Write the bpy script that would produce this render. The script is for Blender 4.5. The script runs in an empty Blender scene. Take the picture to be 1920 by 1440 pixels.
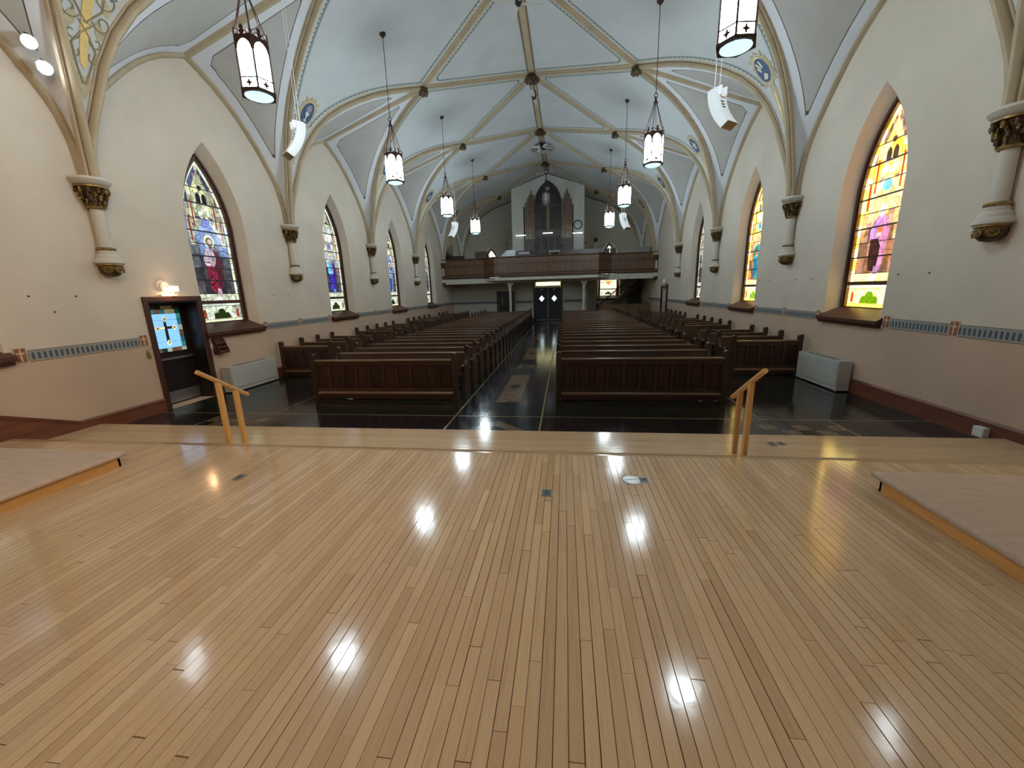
import bpy, math, random
from mathutils import Vector, Matrix
random.seed(11)
SC = bpy.context.scene
COL = SC.collection
PI = math.pi
R = math.radians

# ------------------------------------------------------------------ camera
W = 7.47            # half width of the nave
Y0, BAY = 6.915, 5.488
FPX = 746.8
yaw, pitch, roll = .13504, -.22867, -.02969
cy_, sy_, cp_, sp_ = math.cos(yaw), math.sin(yaw), math.cos(pitch), math.sin(pitch)
F_ = Vector((-sy_*cp_, cy_*cp_, sp_)); Rt_ = Vector((cy_, sy_, 0)); U_ = Rt_.cross(F_)
c_, s_ = math.cos(roll), math.sin(roll)
Rt_, U_ = c_*Rt_ + s_*U_, -s_*Rt_ + c_*U_
CAM = Vector((1.284, 0, 2.361))
cam = bpy.data.cameras.new('camera'); camo = bpy.data.objects.new('camera', cam); COL.objects.link(camo)
cam.sensor_fit = 'HORIZONTAL'; cam.sensor_width = 36; cam.lens = FPX/1920*36
cam.clip_start = .05; cam.clip_end = 200
m = Matrix((Rt_, U_, -F_)).transposed().to_4x4(); m.translation = CAM
camo.matrix_world = m
SC.camera = camo

# ------------------------------------------------------------------ world, exposure
wd = bpy.data.worlds.new('world'); SC.world = wd; wd.use_nodes = True
wd.node_tree.nodes['Background'].inputs[0].default_value = (.55, .65, .8, 1)
wd.node_tree.nodes['Background'].inputs[1].default_value = .6
SC.view_settings.view_transform = 'Standard'; SC.view_settings.look = 'None'
SC.view_settings.exposure = 0.52; SC.view_settings.gamma = 1.0
SC.view_settings.use_curve_mapping = False
SC.cycles.max_bounces = 6; SC.cycles.diffuse_bounces = 4; SC.cycles.glossy_bounces = 3
SC.cycles.use_adaptive_sampling = True; SC.cycles.adaptive_threshold = .05; SC.cycles.use_light_tree = False
SC.cycles.sample_clamp_indirect = 6.0
SC.cycles.use_denoising = True

LANTERN_E = 40.0      # lantern glass
FLOOD_E = 40.0        # two round flood lamps by the chancel columns
WIN_R, WIN_L, WIN_END = 6.4, .62, 1.5   # daylight behind the stained glass
FILL_W = 700.0     # unseen warm fill spots added behind the viewer

# ------------------------------------------------------------------ materials
MATS = {}
def nmat(name):
    mt = bpy.data.materials.new(name); mt.use_nodes = True
    nt = mt.node_tree; return mt, nt, nt.nodes['Principled BSDF']
def nn(nt, t, **kw):
    n = nt.nodes.new(t)
    for k, v in kw.items(): setattr(n, k, v)
    return n
def lk(nt, a, b): nt.links.new(a, b)
def mixc(nt, fac, a, b, blend='MIX'):
    n = nn(nt, 'ShaderNodeMix', data_type='RGBA', blend_type=blend)
    for sock, v in ((n.inputs[0], fac), (n.inputs[6], a), (n.inputs[7], b)):
        if hasattr(v, 'links'): lk(nt, v, sock)
        else: sock.default_value = v if not isinstance(v, tuple) or len(v) == 4 else (*v, 1)
    return n.outputs[2]
def mth(nt, op, a, b=0.0, c=0.0):
    n = nn(nt, 'ShaderNodeMath', operation=op)
    for i, v in enumerate((a, b, c)):
        if hasattr(v, 'links'): lk(nt, v, n.inputs[i])
        else: n.inputs[i].default_value = v
    return n.outputs[0]
def pos(nt):
    return nn(nt, 'ShaderNodeNewGeometry').outputs['Position']
def objco(nt):
    return nn(nt, 'ShaderNodeTexCoord').outputs['Object']
def mapv(nt, v, scale=(1,1,1), loc=(0,0,0)):
    n = nn(nt, 'ShaderNodeMapping'); lk(nt, v, n.inputs[0]); n.inputs[3].default_value = scale
    if hasattr(loc, 'links'): lk(nt, loc, n.inputs[1])
    else: n.inputs[1].default_value = loc
    return n.outputs[0]
def noise(nt, v, scale, detail=3, rough=.55):
    n = nn(nt, 'ShaderNodeTexNoise'); lk(nt, v, n.inputs['Vector']); n.inputs['Scale'].default_value = scale
    n.inputs['Detail'].default_value = detail; n.inputs['Roughness'].default_value = rough
    return n.outputs['Fac']
def ramp(nt, f, stops):
    n = nn(nt, 'ShaderNodeValToRGB'); lk(nt, f, n.inputs[0]); cr = n.color_ramp
    while len(cr.elements) < len(stops): cr.elements.new(.5)
    for e, (p, c) in zip(cr.elements, stops): e.position = p; e.color = (*c, 1)
    return n.outputs[0]
def bump(nt, h, bs, strength=.1, dist=.01):
    n = nn(nt, 'ShaderNodeBump'); lk(nt, h, n.inputs['Height']); n.inputs['Strength'].default_value = strength
    n.inputs['Distance'].default_value = dist; lk(nt, n.outputs[0], bs.inputs['Normal'])
def sc(c, k): return tuple(min(1, x*k) for x in c)

def plain(name, col, rough=.5, var=.12, scale=6., metal=0., bmp=0., spec=.5):
    if name in MATS: return MATS[name]
    mt, nt, bs = nmat(name)
    f = noise(nt, pos(nt), scale)
    lk(nt, ramp(nt, f, [(.3, sc(col, 1-var)), (.7, sc(col, 1+var))]), bs.inputs['Base Color'])
    bs.inputs['Roughness'].default_value = rough; bs.inputs['Metallic'].default_value = metal
    bs.inputs['Specular IOR Level'].default_value = spec
    if bmp: bump(nt, noise(nt, pos(nt), scale*6), bs, bmp)
    MATS[name] = mt; return mt
def wood(name, col, axis=0, rough=.35, var=.35, scale=1., spec=.5):
    """grain runs along the given object axis"""
    if name in MATS: return MATS[name]
    mt, nt, bs = nmat(name)
    st = [14., 14., 14.]; st[axis] = 1.1
    ri = nn(nt, 'ShaderNodeObjectInfo').outputs['Random']
    cv = nn(nt, 'ShaderNodeCombineXYZ')
    for i in range(3): lk(nt, mth(nt, 'MULTIPLY', ri, 17.3+i*5), cv.inputs[i])
    v = mapv(nt, objco(nt), tuple(s*scale for s in st), cv.outputs[0])
    f = noise(nt, v, 2.2, 5, .6)
    c1 = ramp(nt, f, [(.25, sc(col, 1-var)), (.5, col), (.75, sc(col, 1+var))])
    t = mth(nt, 'MULTIPLY_ADD', ri, .35, .82)
    lk(nt, mixc(nt, 1.0, c1, nn_gray(nt, t), 'MULTIPLY'), bs.inputs['Base Color'])
    bs.inputs['Roughness'].default_value = rough; bs.inputs['Specular IOR Level'].default_value = spec
    bump(nt, f, bs, .08, .004)
    MATS[name] = mt; return mt
def nn_gray(nt, v):
    n = nn(nt, 'ShaderNodeCombineXYZ')
    for i in range(3): lk(nt, v, n.inputs[i])
    return n.outputs[0]
def emit(name, col, strength, rough=.3, var=0., scale=8.):
    if name in MATS: return MATS[name]
    mt, nt, bs = nmat(name)
    bs.inputs['Base Color'].default_value = (*sc(col, .35), 1); bs.inputs['Roughness'].default_value = rough
    if var:
        f = noise(nt, pos(nt), scale, 3)
        lk(nt, ramp(nt, f, [(.3, sc(col, 1-var)), (.7, sc(col, 1+var))]), bs.inputs['Emission Color'])
    else: bs.inputs['Emission Color'].default_value = (*col, 1)
    bs.inputs['Emission Strength'].default_value = strength
    if name not in ('lantern_glass', 'flood_lens'): mt.cycles.emission_sampling = 'NONE'
    MATS[name] = mt; return mt

def make_wall_mat(name, up, low, split=1.46):
    mt, nt, bs = nmat(name)
    p = pos(nt); z = nn(nt, 'ShaderNodeSeparateXYZ'); lk(nt, p, z.inputs[0])
    f = noise(nt, p, .9, 4)
    cu = ramp(nt, f, [(.3, sc(up, .93)), (.7, sc(up, 1.05))]); cl = ramp(nt, f, [(.3, sc(low, .92)), (.7, sc(low, 1.06))])
    lk(nt, mixc(nt, mth(nt, 'LESS_THAN', z.outputs[2], split), cu, cl), bs.inputs['Base Color'])
    bs.inputs['Roughness'].default_value = .75; bs.inputs['Specular IOR Level'].default_value = .25
    bump(nt, noise(nt, p, 30, 4), bs, .12, .01)
    return mt
M_WALL = make_wall_mat('plaster_wall', (.67, .59, .495), (.56, .42, .315))
M_WALLB = plain('plaster_back', (.50, .47, .40), .8, .06, 1.2)

def make_lunette():
    mt, nt, bs = nmat('vault_lunette_paint')
    a = nn(nt, 'ShaderNodeAttribute', attribute_name='de').outputs['Fac']
    p = pos(nt); f = noise(nt, p, 1.3, 4)
    band = ramp(nt, f, [(.3, (.70, .725, .77)), (.7, (.76, .78, .81))])
    inner = ramp(nt, f, [(.3, (.47, .455, .43)), (.7, (.53, .515, .49))])
    c1 = mixc(nt, mth(nt, 'GREATER_THAN', a, .30), band, inner)
    line = mth(nt, 'MULTIPLY', mth(nt, 'GREATER_THAN', a, .295), mth(nt, 'LESS_THAN', a, .315))
    lk(nt, mixc(nt, line, c1, (.12, .11, .10, 1)), bs.inputs['Base Color'])
    bs.inputs['Roughness'].default_value = .8; bs.inputs['Specular IOR Level'].default_value = .2
    bump(nt, noise(nt, p, 14, 4), bs, .15, .01)
    return mt
def make_field():
    mt, nt, bs = nmat('vault_field_paint')
    a = nn(nt, 'ShaderNodeAttribute', attribute_name='de').outputs['Fac']
    s = nn(nt, 'ShaderNodeAttribute', attribute_name='sl').outputs['Fac']
    p = pos(nt); f = noise(nt, p, .8, 4)
    base = ramp(nt, f, [(.3, (.53, .545, .55)), (.7, (.60, .615, .62))])
    cream = (.60, .57, .48, 1)
    c0 = mixc(nt, mth(nt, 'LESS_THAN', a, .19), base, cream)
    fr = mth(nt, 'FRACT', mth(nt, 'MULTIPLY', s, 7.5))
    tooth = mth(nt, 'MULTIPLY', mth(nt, 'ABSOLUTE', mth(nt, 'SUBTRACT', fr, .5)), .11)
    lo = mth(nt, 'ADD', tooth, .20); hi = mth(nt, 'ADD', tooth, .25)
    inb = mth(nt, 'MULTIPLY', mth(nt, 'GREATER_THAN', a, lo), mth(nt, 'LESS_THAN', a, hi))
    c1 = mixc(nt, inb, c0, (.19, .23, .215, 1))
    dot = mth(nt, 'MULTIPLY', mth(nt, 'LESS_THAN', mth(nt, 'ABSOLUTE', mth(nt, 'SUBTRACT', fr, .5)), .16),
              mth(nt, 'MULTIPLY', mth(nt, 'GREATER_THAN', a, .25), mth(nt, 'LESS_THAN', a, .30)))
    lk(nt, mixc(nt, dot, c1, (.24, .28, .26, 1)), bs.inputs['Base Color'])
    bs.inputs['Roughness'].default_value = .8; bs.inputs['Specular IOR Level'].default_value = .2
    bump(nt, noise(nt, p, 14, 4), bs, .12, .01)
    return mt
M_LUN, M_FIELD = make_lunette(), make_field()
M_RIB = plain('rib_tan_paint', (.46, .37, .245), .65, .1, 3.)
M_RIBD = plain('rib_brown_edge', (.20, .14, .085), .65, .1, 3.)
M_CREAM = plain('cream_stone_paint', (.58, .545, .475), .55, .06, 3.)
M_GOLD = plain('dull_gilding', (.30, .20, .07), .38, .35, 22., .6)
M_GOLDD = plain('dark_gilding', (.10, .066, .03), .42, .5, 30., .5)
M_GOLDL = plain('bright_gold_paint', (.72, .52, .19), .4, .12, 8., .3)
M_OLIVE = plain('olive_line_paint', (.27, .23, .13), .6, .15, 8.)
M_BRONZE = plain('dark_bronze', (.065, .035, .028), .45, .3, 20., .5)
M_BLACK = plain('black_metal', (.012, .012, .014), .4, .2, 10.)
M_STEEL = plain('brushed_steel', (.45, .44, .42), .35, .1, 10., .9)
M_WHITE = plain('white_enamel', (.72, .73, .73), .45, .04, 3.)
M_GREYC = plain('putty_enamel', (.44, .445, .42), .5, .05, 3.)
M_DOAK = wood('dark_oak', (.045, .022, .014), 2, .34, .45)
M_DOAKX = wood('dark_oak_long', (.050, .025, .015), 0, .32, .4)
M_RAIL = wood('oak_rail_long', (.165, .090, .050), 0, .27, .3)
M_PANEL = wood('oak_panel', (.037, .015, .010), 2, .36, .5)
M_TRIM = wood('mahogany_trim', (.080, .030, .017), 0, .38, .4)
M_TRIMZ = wood('mahogany_trim_upright', (.060, .022, .014), 2, .38, .4)
M_BALC = wood('gallery_oak', (.155, .076, .038), 2, .45, .35)
M_BALCD = wood('gallery_oak_dark', (.055, .023, .013), 0, .45, .35)
M_PINE = wood('pine_post', (.72, .42, .16), 2, .4, .18)
M_PINEX = wood('pine_rail', (.70, .40, .16), 1, .4, .18)
M_RISER = wood('birch_riser', (.68, .37, .12), 1, .4, .15)

def make_plank(name, use_attr):
    mt, nt, bs = nmat(name)
    if use_attr: t = nn(nt, 'ShaderNodeAttribute', attribute_name='tint').outputs['Fac']
    else: t = nn(nt, 'ShaderNodeObjectInfo').outputs['Random']
    cv = nn(nt, 'ShaderNodeCombineXYZ'); lk(nt, mth(nt, 'MULTIPLY', t, 31.), cv.inputs[0]); lk(nt, mth(nt, 'MULTIPLY', t, 57.), cv.inputs[1])
    g = noise(nt, mapv(nt, pos(nt), (30, 1.3, 10), cv.outputs[0]), 1.6, 6, .65)
    c = ramp(nt, t, [(.0, (.53, .365, .210)), (.3, (.59, .415, .248)), (.8, (.63, .448, .272)), (1., (.68, .495, .310))])
    gr = ramp(nt, g, [(.25, (.80, .76, .70)), (.45, (.98, .98, .98)), (.75, (1.05, 1.05, 1.04))])
    lk(nt, mixc(nt, 1., c, gr, 'MULTIPLY'), bs.inputs['Base Color'])
    bs.inputs['Roughness'].default_value = .2; bs.inputs['Specular IOR Level'].default_value = .55
    rr = noise(nt, pos(nt), 3., 4); lk(nt, mth(nt, 'MULTIPLY_ADD', rr, .07, .085), bs.inputs['Roughness'])
    bump(nt, noise(nt, pos(nt), 14., 3), bs, .05, .01)
    return mt
M_PLANK, M_PLANKF = make_plank('maple_plank', False), make_plank('maple_plank_field', True)
def make_tread():
    mt, nt, bs = nmat('maple_step_boards')
    p = pos(nt); s = nn(nt, 'ShaderNodeSeparateXYZ'); lk(nt, p, s.inputs[0])
    q = mth(nt, 'MULTIPLY', s.outputs[1], 13.8); fl = mth(nt, 'FLOOR', q); fr = mth(nt, 'FRACT', q)
    wn = nn(nt, 'ShaderNodeTexWhiteNoise', noise_dimensions='1D'); lk(nt, fl, wn.inputs['W'])
    c = ramp(nt, wn.outputs['Value'], [(0, (.56, .39, .225)), (1, (.65, .465, .285))])
    g = noise(nt, mapv(nt, p, (1.2, 26, 10)), 1.6, 5)
    c = mixc(nt, 1., c, ramp(nt, g, [(.3, (.82, .8, .76)), (.7, (1.05, 1.05, 1.03))]), 'MULTIPLY')
    c = mixc(nt, mth(nt, 'LESS_THAN', fr, .05), c, (.16, .09, .04, 1))
    lk(nt, c, bs.inputs['Base Color']); bs.inputs['Roughness'].default_value = .13; bs.inputs['Specular IOR Level'].default_value = .55
    bump(nt, noise(nt, mapv(nt, p, (2, 14, 1)), 2., 3), bs, .10, .01)
    return mt
M_TREAD = make_tread()
def make_carpet():
    mt, nt, bs = nmat('taupe_carpet_pile')
    p = pos(nt)
    f = noise(nt, mapv(nt, p, (2, 7, 4)), 2.2, 5); g = noise(nt, p, 160, 2)
    c = ramp(nt, f, [(.3, (.52, .405, .32)), (.7, (.65, .52, .42))])
    lk(nt, mixc(nt, .5, c, mixc(nt, g, (.38, .28, .215, 1), (.70, .56, .46, 1))), bs.inputs['Base Color'])
    bs.inputs['Roughness'].default_value = .95; bs.inputs['Specular IOR Level'].default_value = .1
    bump(nt, mth(nt, 'ADD', noise(nt, p, 90, 3), mth(nt, 'MULTIPLY', f, .6)), bs, .45, .015)
    return mt
M_CARPET = make_carpet()
def make_tile(name, cols, rough=.07):
    mt, nt, bs = nmat(name)
    p = pos(nt)
    s = nn(nt, 'ShaderNodeSeparateXYZ'); lk(nt, mapv(nt, p, (3.81, 3.81, 1)), s.inputs[0])
    cv = nn(nt, 'ShaderNodeCombineXYZ'); lk(nt, mth(nt, 'FLOOR', s.outputs[0]), cv.inputs[0]); lk(nt, mth(nt, 'FLOOR', s.outputs[1]), cv.inputs[1])
    wn = nn(nt, 'ShaderNodeTexWhiteNoise', noise_dimensions='3D'); lk(nt, cv.outputs[0], wn.inputs['Vector'])
    n = len(cols)
    c = ramp(nt, wn.outputs['Value'], [(i/max(1, n-1), cc) for i, cc in enumerate(cols)])
    mar = ramp(nt, noise(nt, p, 9, 5), [(.3, (.7, .7, .7)), (.7, (1.3, 1.3, 1.3))])
    lk(nt, mixc(nt, 1., c, mar, 'MULTIPLY'), bs.inputs['Base Color'])
    lk(nt, mth(nt, 'MULTIPLY_ADD', noise(nt, p, 2.5, 3), .10, rough), bs.inputs['Roughness'])
    bs.inputs['Specular IOR Level'].default_value = .5
    bump(nt, noise(nt, mapv(nt, p, (1.4, 6, 1)), 3., 3), bs, .10, .01)
    return mt
M_TDARK = make_tile('tile_maroon_black', [(.017, .011, .011), (.012, .012, .016), (.024, .014, .012)])
M_TGREEN = make_tile('tile_dark_green', [(.010, .014, .011), (.014, .020, .014), (.010, .012, .011)])
M_TNAVY = make_tile('tile_navy', [(.010, .013, .024), (.016, .020, .034), (.012, .012, .018)])
M_TTAN = make_tile('tile_tan', [(.16, .105, .058), (.125, .085, .05)], .1)
M_TRED = make_tile('tile_terracotta', [(.10, .045, .028), (.085, .04, .028)], .1)
M_BRASS = plain('brass_inlay', (.40, .31, .13), .3, .1, 10., .6)
M_GROUT = plain('dark_grout', (.012, .011, .01), .6)
M_LANT = emit('lantern_glass', (.75, .90, 1.), LANTERN_E, .3, .06, 3.)
M_LENS = emit('lantern_lens', (.62, .90, 1.), .85)
M_FLOOD = emit('flood_lens', (.82, .93, 1.), FLOOD_E)
M_EXIT = emit('exit_sign_glow', (1., .80, .72), 1.0)
M_EXITT = emit('exit_letters', (1., .22, .16), 1.1)
M_SIGN = emit('transom_glow', (1., .86, .42), 2.2, .3, .15, 9.)
M_PALEL = emit('tube_light', (.9, .95, 1.), 1.5)
M_LEAD = plain('window_lead', (.008, .008, .010), .5)

GLASS = {}
def c_mean(c): return sum(c)/3
def glass(col, k, strength):
    key = (tuple(round(c, 3) for c in col), round(strength, 3))
    if key in GLASS: return GLASS[key]
    mt, nt, bs = nmat('stained_glass_' + k)
    ri = nn(nt, 'ShaderNodeObjectInfo').outputs['Random']
    f = noise(nt, pos(nt), 9., 4)
    c = ramp(nt, f, [(.25, sc(col, .62)), (.5, col), (.78, sc(col, 1.3))])
    if k not in ('face', 'hair', 'halo', 'door', 'cross', 'crossdark', 'heart', 'green', 'edge', 'edge2', 'white', 'red', 'book'):
        vs = 9. if k in ('ground', 'ground2', 'hill', 'night', 'night2', 'gold', 'gold2', 'cream') else 6.
        vp = mapv(nt, pos(nt), (1, 1, .75))
        v1 = nn(nt, 'ShaderNodeTexVoronoi', feature='DISTANCE_TO_EDGE'); lk(nt, vp, v1.inputs['Vector']); v1.inputs['Scale'].default_value = vs
        v2 = nn(nt, 'ShaderNodeTexVoronoi', feature='F1'); lk(nt, vp, v2.inputs['Vector']); v2.inputs['Scale'].default_value = vs
        vsep = nn(nt, 'ShaderNodeSeparateXYZ'); lk(nt, v2.outputs['Color'], vsep.inputs[0])
        big = k in ('ground', 'ground2', 'hill', 'night', 'night2', 'gold', 'gold2')
        tone = mth(nt, 'MULTIPLY_ADD', vsep.outputs[0], 1.1 if big else .55, .40 if big else .70)
        c = mixc(nt, 1., c, nn_gray(nt, tone), 'MULTIPLY')
        hue = mixc(nt, mth(nt, 'MULTIPLY', vsep.outputs[1], .35 if big else .15), c, (c_mean(col)*.9, c_mean(col), c_mean(col)*1.25, 1))
        c = mixc(nt, mth(nt, 'LESS_THAN', v1.outputs['Distance'], .018 if strength > 1.4 else .026), hue, (*sc(col, .35), 1) if strength > 1.4 else (.004, .004, .005, 1))
    lk(nt, c, bs.inputs['Emission Color'])
    lk(nt, mth(nt, 'MULTIPLY', mth(nt, 'MULTIPLY_ADD', ri, .5, .75), strength), bs.inputs['Emission Strength'])
    bs.inputs['Base Color'].default_value = (*sc(col, .15), 1); bs.inputs['Roughness'].default_value = .15
    mt.cycles.emission_sampling = 'NONE'
    GLASS[key] = mt; return mt

# ------------------------------------------------------------------ mesh helpers
class MB:
    def __init__(self): self.v = []; self.f = []; self.fa = {}
    def quad(self, a, b, c, d):
        n = len(self.v); self.v += [tuple(a), tuple(b), tuple(c), tuple(d)]; self.f.append((n, n+1, n+2, n+3)); return self
    def poly(self, pts):
        n = len(self.v); self.v += [tuple(p) for p in pts]; self.f.append(tuple(range(n, n+len(pts)))); return self
    def box(self, x0, x1, y0, y1, z0, z1):
        n = len(self.v)
        self.v += [(x0,y0,z0),(x1,y0,z0),(x1,y1,z0),(x0,y1,z0),(x0,y0,z1),(x1,y0,z1),(x1,y1,z1),(x0,y1,z1)]
        for q in ((0,3,2,1),(4,5,6,7),(0,1,5,4),(1,2,6,5),(2,3,7,6),(3,0,4,7)): self.f.append(tuple(n+i for i in q))
        return self
    def prism(self, pts, a0, a1, axis='y'):
        ar = sum(pts[i][0]*pts[(i+1) % len(pts)][1]-pts[(i+1) % len(pts)][0]*pts[i][1] for i in range(len(pts)))
        if ar < 0: pts = pts[::-1]
        def mk(p, q, a): return {'x': (a, p, q), 'y': (p, a, q), 'z': (p, q, a)}[axis]
        n = len(self.v); k = len(pts)
        self.v += [mk(p, q, a0) for p, q in pts] + [mk(p, q, a1) for p, q in pts]
        self.f.append(tuple(range(n+k-1, n-1, -1))); self.f.append(tuple(range(n+k, n+2*k)))
        for i in range(k):
            j = (i+1) % k; self.f.append((n+i, n+j, n+k+j, n+k+i))
        return self
    def tube(self, path, r, n=6, cap=True):
        path = [Vector(p) for p in path]; rings = []
        for i, p in enumerate(path):
            t = (path[min(i+1, len(path)-1)]-path[max(i-1, 0)]).normalized()
            h = Vector((0, 0, 1)) if abs(t.z) < .9 else Vector((1, 0, 0))
            a = t.cross(h).normalized(); b = t.cross(a)
            rr = r[i] if isinstance(r, (list, tuple)) else r
            s = len(self.v); rings.append(s)
            for k in range(n):
                an = 2*PI*k/n; self.v.append(tuple(p+a*math.cos(an)*rr+b*math.sin(an)*rr))
        for s, q in zip(rings, rings[1:]):
            for k in range(n):
                k2 = (k+1) % n; self.f.append((s+k, s+k2, q+k2, q+k))
        if cap:
            self.f.append(tuple(rings[0]+k for k in range(n-1, -1, -1))); self.f.append(tuple(rings[-1]+k for k in range(n)))
        return self
    def lathe(self, prof, n=16, cx=0, cy=0, a0=0, a1=2*PI, sx=1., sy=1.):
        full = abs(a1-a0-2*PI) < 1e-6; m_ = n if full else n+1
        s = len(self.v)
        for r, z in prof:
            for k in range(m_):
                a = a0+(a1-a0)*k/n; self.v.append((cx+math.cos(a)*r*sx, cy+math.sin(a)*r*sy, z))
        for i in range(len(prof)-1):
            for k in range(n):
                k2 = (k+1) % m_
                self.f.append((s+i*m_+k, s+i*m_+k2, s+(i+1)*m_+k2, s+(i+1)*m_+k))
        return self
    def sweep(self, path, prof, hint):
        """prof: (across, depth); depth grows along hint(p) made square to the path"""
        path = [Vector(p) for p in path]; rings = []; k = len(prof)
        for i, p in enumerate(path):
            t = (path[min(i+1, len(path)-1)]-path[max(i-1, 0)]).normalized()
            h = Vector(hint(p)); h = (h-t*h.dot(t)).normalized(); a = t.cross(h)
            rings.append(len(self.v))
            for w_, d_ in prof: self.v.append(tuple(p+a*w_+h*d_))
        for s, q in zip(rings, rings[1:]):
            for j in range(k):
                j2 = (j+1) % k; self.f.append((s+j, s+j2, q+j2, q+j))
        self.f.append(tuple(rings[0]+j for j in range(k-1, -1, -1))); self.f.append(tuple(rings[-1]+j for j in range(k)))
        return self
    def sphere(self, c, r, n=8, m_=5, sx=1, sy=1, sz=1):
        s = len(self.v)
        for i in range(m_+1):
            th = PI*i/m_
            for k in range(n):
                a = 2*PI*k/n
                self.v.append((c[0]+r*sx*math.sin(th)*math.cos(a), c[1]+r*sy*math.sin(th)*math.sin(a), c[2]-r*sz*math.cos(th)))
        for i in range(m_):
            for k in range(n):
                k2 = (k+1) % n; self.f.append((s+i*n+k, s+i*n+k2, s+(i+1)*n+k2, s+(i+1)*n+k))
        return self
    def xform(self, mt, start=0):
        self.v[start:] = [tuple(mt @ Vector(p)) for p in self.v[start:]]; return self
    def mesh(self, name, mat, smooth=False):
        me = bpy.data.meshes.new(name); me.from_pydata(self.v, [], self.f); me.validate()
        if mat: me.materials.append(mat)
        if smooth:
            me.polygons.foreach_set('use_smooth', [True]*len(me.polygons)); me.set_sharp_from_angle(angle=R(38))
        me.update(); return me
def obj(name, me, parent=None, loc=None):
    o = bpy.data.objects.new(name, me); COL.objects.link(o)
    if parent: o.parent = parent
    if loc: o.location = loc
    return o
def part(name, mb, mat, parent, smooth=False, label=None, loc=None):
    o = obj(name, mb.mesh(name, mat, smooth), parent, loc)
    if label: o['label'] = label
    return o
def tag(o, label, cat, group=None):
    o['label'] = label; o['category'] = cat
    if group: o['group'] = group
    return o
def thing(name, label, cat, loc=(0,0,0), rz=0, group=None):
    o = obj(name, None); o.location = loc; o.rotation_euler = (0, 0, rz); o.empty_display_size = .2
    return tag(o, label, cat, group)
def one(name, mb, mat, label, cat, loc=(0,0,0), group=None, smooth=False, rz=0):
    o = obj(name, mb.mesh(name, mat, smooth), None, loc); o.rotation_euler = (0, 0, rz)
    return tag(o, label, cat, group)
def struct(name, mb=None, mat=None, parent=None, loc=(0,0,0), rz=0, smooth=False):
    o = obj(name, mb.mesh(name, mat, smooth) if mb else None, parent, loc); o.rotation_euler = (0, 0, rz)
    if not parent: o['kind'] = 'structure'
    return o
def bev(o, w=.006, seg=2):
    b = o.modifiers.new('bevel', 'BEVEL'); b.width = w; b.segments = seg; b.limit_method = 'ANGLE'; b.angle_limit = R(40)
    return o
def copy_tree(o, parent=None):
    c = o.copy(); COL.objects.link(c); c.parent = parent
    for ch in o.children: copy_tree(ch, c)
    return c
def setmat(o, mt):
    o.material_slots[0].link = 'OBJECT'; o.material_slots[0].material = mt
def arch_pts(a, zs, h, n=10):
    """pointed arch from (-a,zs) over (0,zs+h) to (a,zs)"""
    r = (a*a+h*h)/(2*a); cx = r-a; th = math.atan2(h, cx)
    L = [(cx-r*math.cos(th*i/n), zs+r*math.sin(th*i/n)) for i in range(n+1)]
    L[-1] = (0, zs+h)
    return L + [(-x, z) for x, z in L[-2::-1]]
def circ(cx, cz, r, n=12, a0=0, a1=2*PI, sx=1., sz=1.):
    return [(cx+math.cos(a0+(a1-a0)*i/n)*r*sx, cz+math.sin(a0+(a1-a0)*i/n)*r*sz) for i in range(n if abs(a1-a0-2*PI) < 1e-6 else n+1)]
def clip(poly, conv):
    """Sutherland-Hodgman, conv counter-clockwise"""
    out = poly
    for i in range(len(conv)):
        a, b = conv[i], conv[(i+1) % len(conv)]
        inp, out = out, []
        if not inp: return []
        side = lambda p: (b[0]-a[0])*(p[1]-a[1])-(b[1]-a[1])*(p[0]-a[0])
        for j in range(len(inp)):
            p, q = inp[j], inp[(j+1) % len(inp)]; sp, sq = side(p), side(q)
            if sp >= 0: out.append(p)
            if (sp >= 0) != (sq >= 0):
                t = sp/(sp-sq); out.append((p[0]+(q[0]-p[0])*t, p[1]+(q[1]-p[1])*t))
    return out
def area(p): return abs(sum(p[i][0]*p[(i+1) % len(p)][1]-p[(i+1) % len(p)][0]*p[i][1] for i in range(len(p))))/2
def interp(tab, s):
    xs = [t[0] for t in tab]; n = len(tab)
    if s <= xs[0]: return tab[0][1]
    if s >= xs[-1]: return tab[-1][1]
    i = max(k for k in range(n-1) if xs[k] <= s)
    def sl(k):
        if k == 0: return (tab[1][1]-tab[0][1])/(xs[1]-xs[0])
        if k == n-1: return (tab[-1][1]-tab[-2][1])/(xs[-1]-xs[-2])
        return (tab[k+1][1]-tab[k-1][1])/(xs[k+1]-xs[k-1])
    h = xs[i+1]-xs[i]; t = (s-xs[i])/h
    return ((2*t**3-3*t**2+1)*tab[i][1]+(t**3-2*t**2+t)*h*sl(i)+(-2*t**3+3*t**2)*tab[i+1][1]+(t**3-t**2)*h*sl(i+1))
ORD = ['first','second','third','fourth','fifth','sixth','seventh','eighth','ninth','tenth','eleventh','twelfth','thirteenth','fourteenth','fifteenth',
       'sixteenth','seventeenth','eighteenth','nineteenth','twentieth','twenty-first','twenty-second','twenty-third','twenty-fourth']
def colY(i): return Y0+i*BAY
def winY(i): return colY(i)+BAY/2+.07
YEND = colY(5)+.0
YBACK = colY(-2)
ZT, ZS = .14, .30          # step and stage levels
YSTAGE, YTREAD = 4.93, 6.13

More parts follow.
